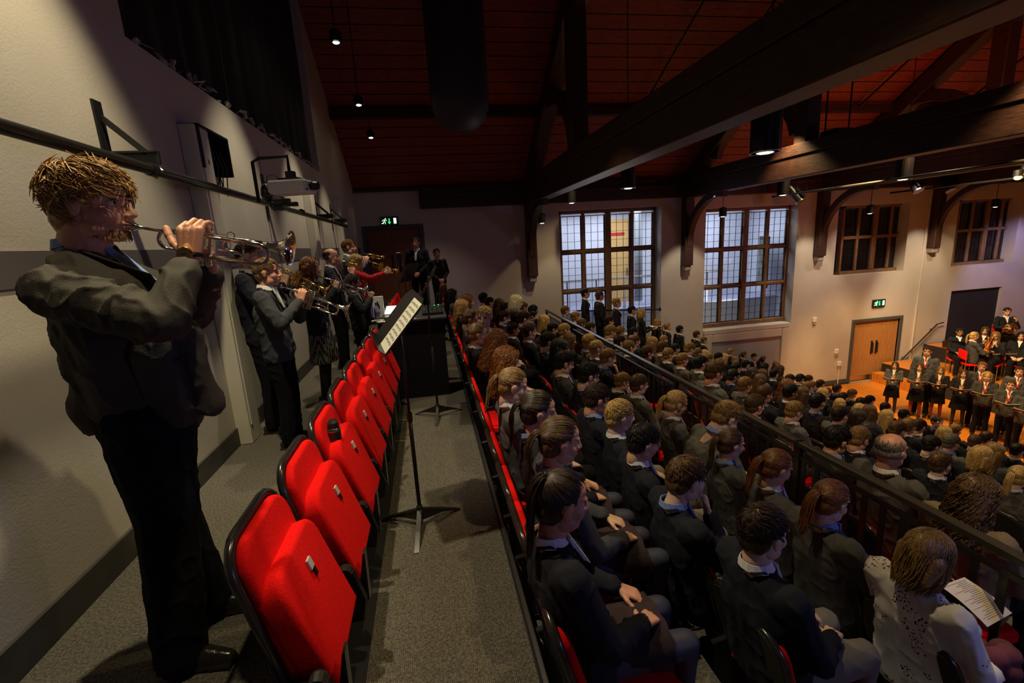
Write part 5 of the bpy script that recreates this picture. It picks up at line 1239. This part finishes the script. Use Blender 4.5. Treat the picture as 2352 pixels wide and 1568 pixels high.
player(955, 558, 10.6, 'clasp', 's', 'bk', 'n', 'k', 'ruddy', 'man in a dark suit and striped tie standing with clasped hands by the brown door', rz=R(-105), tie='s')
player(1003, 582, 10.2, 'clasp', 's', 'bk', 'blk', 'k', 'ruddy', 'short dark-haired woman in black standing right of the brown door', rz=R(-70), tie=None, jname='top')
player(1018, 660, 9.2, 'standg', 'c', 'gi', 'blk', 'k', 'fair', 'girl with curly auburn hair seen from behind at the far end of the aisle', z0=-.35, rz=R(60), jname='top')
# ================================================================== control desk, stands
dz = -.35; dt = .66
t = thing('control_desk', 'black-draped control desk standing across the aisle behind the empty seats', 'desk', (0, 0, 0))
MB().box((-.66, 5.72, dz), (.13, 6.5, dt-.03)).build('drape', mat('desk_drape', (.006, .006, .012), .85), t); MB().box((-.70, 5.68, dt-.03), (.17, 6.55, dt)).build('worktop', mat('desk_top', (.06, .06, .065), .25, spec=.7), t, bevel=.005)
for x in (-.36, -.06): MB().box((x, 5.712, dz), (x+.008, 5.722, dt-.05)).build('seam', M['frame_tube'], t)
def on_desk(px, py, Y): p = at_y(px, py, Y); return V((p.x, p.y, dt))
p = on_desk(912, 720, 5.95); t = thing('laptop', 'open laptop with a bright screen lying on the control desk', 'laptop', p, R(-6)); MB().box((-.20, -.12, 0), (.20, .12, .02)).build('base', M['black'], t, bevel=.004)
m2 = Matrix.Translation((0, .12, .02)) @ Matrix.Rotation(R(-68), 4, 'X'); MB().box((-.20, 0, 0), (.20, .008, .24), m2).build('lid', M['black'], t); MB().box((-.185, -.003, .015), (.185, 0, .225), m2).build('screen', mat('screen_glow', (.8, .8, .7), .4, emit=(1, .95, .75), estr=1.1), t)
MB().box((-.17, -.10, .02), (.17, .02, .023)).build('keyboard', M['frame_tube'], t)
p = on_desk(908, 690, 6.35); t = thing('ring_binder', 'pale ring binder lying behind the laptop on the control desk', 'binder', p+V((0, 0, 0))); MB().box((-.17, -.1, 0), (.2, .1, .05)).build('cover', M['panel_grey'], t, bevel=.01); MB().box((-.15, -.11, .05), (.18, .09, .062)).build('pages', M['paper'], t)
p = on_desk(865, 712, 5.85); t = thing('water_bottle', 'clear water bottle on the left end of the control desk', 'bottle', p)
MB().lathe([(.03, 0), (.033, .01), (.033, .13), (.028, .15), (.012, .175), (.012, .19)], None, 16).build('body', mat('pet', (.25, .26, .3), .1, spec=.9), t, smooth=True); MB().lathe([(.014, .188), (.014, .21), (.001, .211)], None, 12).build('cap', M['ink'], t); MB().lathe([(.0335, .05), (.0335, .10)], None, 16).build('label', mat('label_violet', (.12, .09, .3), .6), t)
p = on_desk(864, 700, 6.1); t = thing('display_card', 'upright white card with a dark bottle picture on the control desk', 'card', p); MB().box((-.07, 0, 0), (.09, .05, .26)).build('board', M['white'], t); MB().box((-.075, -.004, .005), (-.045, 0, .255)).build('violet_strip', mat('label_violet', (.12, .09, .3), .6), t); MB().lathe([(.02, 0), (.022, .1), (.008, .14), (.008, .16)], Matrix.Translation((.02, -.003, .04)) @ Matrix.Diagonal((1, .08, 1, 1)), 14).build('printed_bottle', M['black'], t)
p = on_desk(995, 712, 6.0); t = thing('sound_mixer', 'small sound mixer with green lights on the right end of the control desk', 'mixer', p); MB().prism([(-.14, -.12, 0), (-.14, .14, 0), (-.14, .14, .10), (-.14, -.12, .03)], (.26, 0, 0)).build('housing', M['black'], t)
for a in range(5):
    for b in range(4): MB().lathe([(.007, 0), (.005, .018)], Matrix.Translation((-.11+.05*a, -.08+.055*b, .04+.027*.055*b*10)), 8).build('knob', M['steel'] if (a+b) % 3 else M['blackplastic'], t)
for a, b in ((.02, .05), (.07, .10)): MB().ell((a, b, .10), (.006, .006, .006)).build('indicator', gm, t)
p = on_desk(862, 728, 5.75); t = thing('tissue_pile', 'loose white papers at the left edge of the control desk', 'paper', p); MB().box((-.05, -.03, 0), (.09, .05, .006)).box((-.02, -.02, .006), (.06, .04, .012)).build('sheets', M['paper'], t)
# nearest stand
N0 = at_y(887, 815, 2.62); F0 = at_y(864, 766, 3.10); best = None
for k in range(200):
    T_ = at_y(978, 690, 2.2+.007*k); e_ = abs((T_-N0).dot((F0-N0).normalized()))
    if best is None or e_ < best[0]: best = (e_, T_)
T0 = best[1]; print('STAND', (F0-N0).length, (T0-N0).length, T0)
xw = (F0-N0).normalized(); up = (T0-N0); up = (up-xw*up.dot(xw)).normalized(); zz = xw.cross(up)
if zz.x > 0: pass
pm = Matrix(((xw.x, up.x, zz.x, 0), (xw.y, up.y, zz.y, 0), (xw.z, up.z, zz.z, 0), (0, 0, 0, 1))); 
if zz.x > 0: pm = pm @ Matrix.Rotation(pi, 4, 'Y')
pm = Matrix.Translation((N0+F0)/2) @ pm
b = at_z(968, 1205, -.35); music_stand('nearest black music stand in the aisle', b, ((N0+F0)/2+up*.14).z, pm, shim=.04, hh=(T0-N0).length, single=True)
b = at_z(1000, 955, -.35); tp = at_y(978, 650, 4.95)
pm2 = Matrix.Translation((tp.x-.05, tp.y, tp.z-.12)) @ Matrix.Rotation(R(-95), 4, 'Z') @ Matrix.Rotation(R(60), 4, 'X')
music_stand('second black music stand in the aisle behind the nearest one', V((tp.x, tp.y+.02, -.35)), tp.z+.0, pm2)
tp = at_y(940, 628, 7.6); pm3 = Matrix.Translation((tp.x-.06, tp.y, tp.z-.12)) @ Matrix.Rotation(R(-110), 4, 'Z') @ Matrix.Rotation(R(60), 4, 'X')
music_stand('third black music stand beyond the control desk', V((tp.x, tp.y, -.35)), tp.z, pm3)
b = at_y(930, 640, 7.2); t = thing('microphone_stand', 'thin black microphone stand beside the control desk', 'microphone stand', (b.x, b.y, -.35)); MB().tube([(0, 0, 0), (0, 0, b.z+.35+.15)], .009, 8).build('pole', M['black'], t); MB().lathe([(.12, 0), (.12, .015), (.02, .03)], None, 20).build('base', M['black'], t); MB().ell((-.01, 0, b.z+.53), (.02, .02, .04)).build('microphone', M['blackplastic'], t)
# flask on the third empty seat
p = at_y(766, 985, 2.55); t = thing('drink_flask', 'black drink flask wedged between the cushions of the third empty seat', 'flask', (p.x, p.y, p.z-.16)); MB().lathe([(.034, 0), (.036, .01), (.036, .15), (.033, .17)], None, 20).build('body', M['leather'], t, smooth=True); MB().lathe([(.037, .15), (.037, .156)], None, 20).build('band', M['steel'], t); MB().lathe([(.031, .165), (.029, .20), (.018, .215), (.0, .215)], None, 20).build('cup', M['blackplastic'], t)
# ================================================================== stage: singers and orchestra
def folder(lb, loc, rz, s):
    t = thing('song_folder', lb, 'folder', loc, rz, 'choir folders', s); a = Matrix.Rotation(R(18), 4, 'Y')
    for q in (-1, 1):
        m3 = Matrix.Rotation(R(-24), 4, 'Y') @ Matrix.Rotation(R(12*q), 4, 'X')
        MB().box((-.15, min(0, q*.23), -.012), (.15, max(0, q*.23), 0), m3).build('cover', M['black'], t); MB().box((-.14, min(q*.005, q*.22), 0), (.14, max(q*.005, q*.22), .006), m3).build('pages', M['paper'], t)
SG = [((2054, 839), (2045, 945), 'singg', 'l', 'br', 'bg', 'k', 'leftmost choir girl with long brown hair in a blue blazer', 'k'), ((2114, 843), (2097, 957), 'singg', 'l', 'br', 'gd', 'k', 'second choir girl from the left in red tights', 'r'), ((2157, 851), (2149, 960), 'singg', 'l', 'lb', 'n', 'k', 'third choir girl from the left with light hair and red tights', 'r'), ((2209, 859), (2200, 977), 'singg', 'l', 'br', 'n', 'k', 'fourth choir girl from the left with long brown hair', 'k'),
      ((2271, 864), (2242, 1000), 'singm', 'b', 'bl', 'gd', 'k', 'blond bobbed singer with a red tie in the front choir row', 'k'), ((2318, 884), (2300, 1027), 'singm', 's', 'br', 'gd', 'k', 'brown-haired choir boy second from the right edge', 'k'), ((2362, 898), (2345, 1050), 'singm', 's', 'lb', 'gd', 'k', 'choir singer cut by the right edge of the photo', 'k')]
SRZ = R(212)
for (h, ft, T, st, hc, ja, leg, lb, tg) in SG:
    F = at_z(ft[0], ft[1], ZST); P = at_y(h[0], h[1], F.y); s = (P.z-ZST)/1.60
    r = thing('person', lb, 'person', (P.x*.5+F.x*.5, F.y, ZST+.001), SRZ, 'front row of the choir', s); dress(r, TP[T], st, hc, ja, leg, 'fair', 'w', 'r', tg, seed=0)
    fw = V((math.cos(SRZ), math.sin(SRZ), 0)); folder('song folder held by the '+lb.split(' in ')[0].split(' with ')[0], (P.x*.5+F.x*.5+fw.x*.40*s, F.y+fw.y*.40*s, ZST+1.20*s), SRZ, s)
for (h, hh, T, st, hc, ja, lb) in (((2130, 807), 20.5, 'stand', 's', 'db', 'bg', 'tall dark-haired boy standing behind the leftmost choir girls'), ((2256, 842), 22, 'stand', 's', 'gi', 'gd', 'auburn-haired boy with a red tie behind the front choir row'), ((2342, 853), 23, 'stand', 's', 'db', 'bg', 'dark-haired boy in a blue blazer behind the choir at the right edge')):
    P = at_h(h[0], h[1], hh); s = (P.z-ZST)/1.60; s = max(.95, min(1.1, s)); r = thing('person', lb, 'person', (P.x, P.y, P.z-1.60*s), SRZ, 'back row of the choir', s); dress(r, TP[T], st, hc, ja, 'k', 'fair', 'w', 'r')
# orchestra
def chair(loc, rz, lb):
    t = thing('orchestra_chair', lb, 'chair', loc, rz, 'orchestra chairs'); MB().box((-.2, -.21, .42), (.2, .21, .46)).build('seat', M['red'], t, bevel=.01); MB().box((-.24, -.2, .58), (-.20, .2, .84)).build('backrest', M['red'], t, bevel=.01)
    for x in (-.21, .19):
        for y in (-.19, .19): MB().tube([(x, y, 0), (x, y, .43 if x > 0 else .8)], .011, 6).build('leg', M['steel'], t)
def violin(lb, loc, mtx, k=1):
    t = thing('violin', lb, 'violin'); t.matrix_world = Matrix.Translation(loc) @ mtx @ Matrix.Scale(k, 4)
    o = [(-.18, .05), (-.165, .085), (-.12, .10), (-.075, .09), (-.045, .058), (0, .052), (.04, .062), (.075, .085), (.12, .083), (.155, .06), (.17, .02)]
    pts = [(a, b, 0) for a, b in o]+[(a, -b, 0) for a, b in o[::-1]]
    MB().prism(pts, (0, 0, .035)).build('body', mat('violin_varnish', (.55, .16, .03), .2, coat=.5), t, bevel=.006); MB().prism([(.05, .018, .038), (.30, .011, .045), (.30, -.011, .045), (.05, -.018, .038)], (0, 0, .012)).build('fingerboard', M['black'], t)
    MB().box((.16, -.011, .02), (.33, .011, .042)).ell((.34, 0, .03), (.022, .012, .022)).build('neck', mat('violin_varnish', (.55, .16, .03), .2), t); MB().box((-.03, -.02, .035), (-.025, .02, .062)).build('bridge', M['paper'], t); MB().box((-.17, -.02, .036), (-.06, .02, .05)).build('tailpiece', M['black'], t)
plat = []
OR = [((2240, 772), -3.10, 'fiddle', 'p', 'bl', 'gd', 'blonde ponytailed violinist seated on the stage', R(-30), True), ((2286, 772), -3.10, 'fiddle', 'l', 'lb', 'n', 'long-haired violinist seated right of the ponytailed violinist', R(200), True), ((2207, 764), -3.10, 'sit', 's', 'bk', 'n', 'dark-haired player seated left of the ponytailed violinist', R(230), False), ((2262, 761), -3.10, 'sit', 'l', 'br', 'n', 'brown-haired player seated behind the two violinists', R(210), False),
      ((2314, 716), -2.60, 'fiddle', 's', 'db', 'n', 'dark-haired horn player seated highest at the back of the stage', R(235), False), ((2345, 773), -3.10, 'sit', 'l', 'bk', 'n', 'black-haired player seated at the right edge of the orchestra', R(210), False), ((2346, 798), -3.70, 'sit', 's', 'bl', 'bg', 'blond boy in a blue blazer seen side-on at the right edge of the orchestra', R(170), False)]
for (h, hh, T, st, hc, ja, lb, rz, vio) in OR:
    P = at_z(h[0], h[1], hh+1.245); loc = V((P.x, P.y, P.z-.785)); fz = loc.z-.46
    r = thing('person', lb, 'person', loc, rz, 'orchestra players', 1.0); dress(r, TP[T], st, hc, ja, 'k', 'fair' if st != 's' or hc != 'bk' else 'tan', 'w', None, jname='blazer')
    chair((P.x, P.y, fz), rz, 'red-seated chair under the '+lb.split(' seated')[0].split(' seen side-on')[0]); plat.append((P.x, P.y, fz))
    if vio:
        f = V((math.cos(rz), math.sin(rz), 0)); c = loc+f*.30+V((0, 0, .44)); violin('orange violin held upright by the '+lb.split(' seated')[0], c, Matrix.Rotation(rz, 4, 'Z') @ Matrix.Rotation(R(-75), 4, 'Y') @ Matrix.Rotation(R(90), 4, 'X'), 1.1)
        bw = thing('violin_bow', 'thin violin bow of the '+lb.split(' seated')[0], 'bow'); a = loc+f*.34+V((.0, -.1, .36)); MB().tube([a, a+V((.62, -.15, -.02))], .005, 6).build('stick', M['frame'], bw); MB().tube([a+V((0, 0, -.02)), a+V((.62, -.15, -.035))], .0025, 4).build('hair', M['paper'], bw)
    if 'horn' in lb:
        f = V((math.cos(rz), math.sin(rz), 0)); c = loc+f*.33+V((0, 0, .34)); t = thing('french_horn', 'coiled brass french horn in the lap of the highest player', 'french horn'); t.matrix_world = Matrix.Translation(c) @ Matrix.Rotation(rz, 4, 'Z') @ Matrix.Rotation(R(90), 4, 'Y')
        for k, rr in enumerate((.15, .125, .10, .075)): MB().tube([(rr*math.cos(a), rr*math.sin(a)+.01*k, .012*k) for a in [x*pi/12 for x in range(24)]], .009, 8, closed=True).build('coil', M['brass'], t, smooth=True)
        MB().lathe([(.012, -.22), (.02, -.12), (.04, -.05), (.09, 0), (.15, .03), (.152, .032), (.085, .006), (.03, -.05)], Matrix.Translation((.06, -.12, -.03)) @ Matrix.Rotation(R(120), 4, 'X'), 24).build('bell', M['brass'], t, smooth=True)
        for k in range(3): MB().lathe([(.014, 0), (.014, .09)], Matrix.Translation((-.04+.035*k, .02, .03)) @ Matrix.Rotation(R(90), 4, 'X'), 10).build('valve', M['brass'], t)
print('PLAT', [(round(a, 1), round(b, 1), round(c, 2)) for a, b, c in plat])
def platform(name, x0, x1, y0, y1, z):
    o = struct(MB().box((x0, y0, ZST), (x1, y1, z-.02)).build(name, M['riser'])); q = y0
    bme = MB().box((0, 0, 0), (x1-x0+.01, .11, .02)).mesh('board', [M['stagefloor']])
    while q < y1-.1: k_ = link('board', bme, None, o); k_.location = (x0-.01, q, z-.0205); q += .112
PX = min(a for a, b_, z in plat if -3.3 < z < -2.9)-.55
platform('trim_901', PX, 21.9, 6.0, YF-.1, -3.10); platform('trim_902', 16.1, 21.9, 9.6, YF-.1, -2.60)
struct(MB().box((PX-.35, 11.0, ZST), (PX, YF-.1, -3.40)).build('trim_903', M['stagefloor']))
for (px, py, h, lb) in ((2190, 800, 18, 'left music stand among the orchestra'), (2318, 790, 19, 'right music stand among the orchestra')):
    P = at_h(px, py, h); music_stand(lb, (P.x, P.y, P.z-1.0), P.z, Matrix.Translation(P) @ Matrix.Rotation(R(120), 4, 'Z') @ Matrix.Rotation(R(55), 4, 'X'), False)
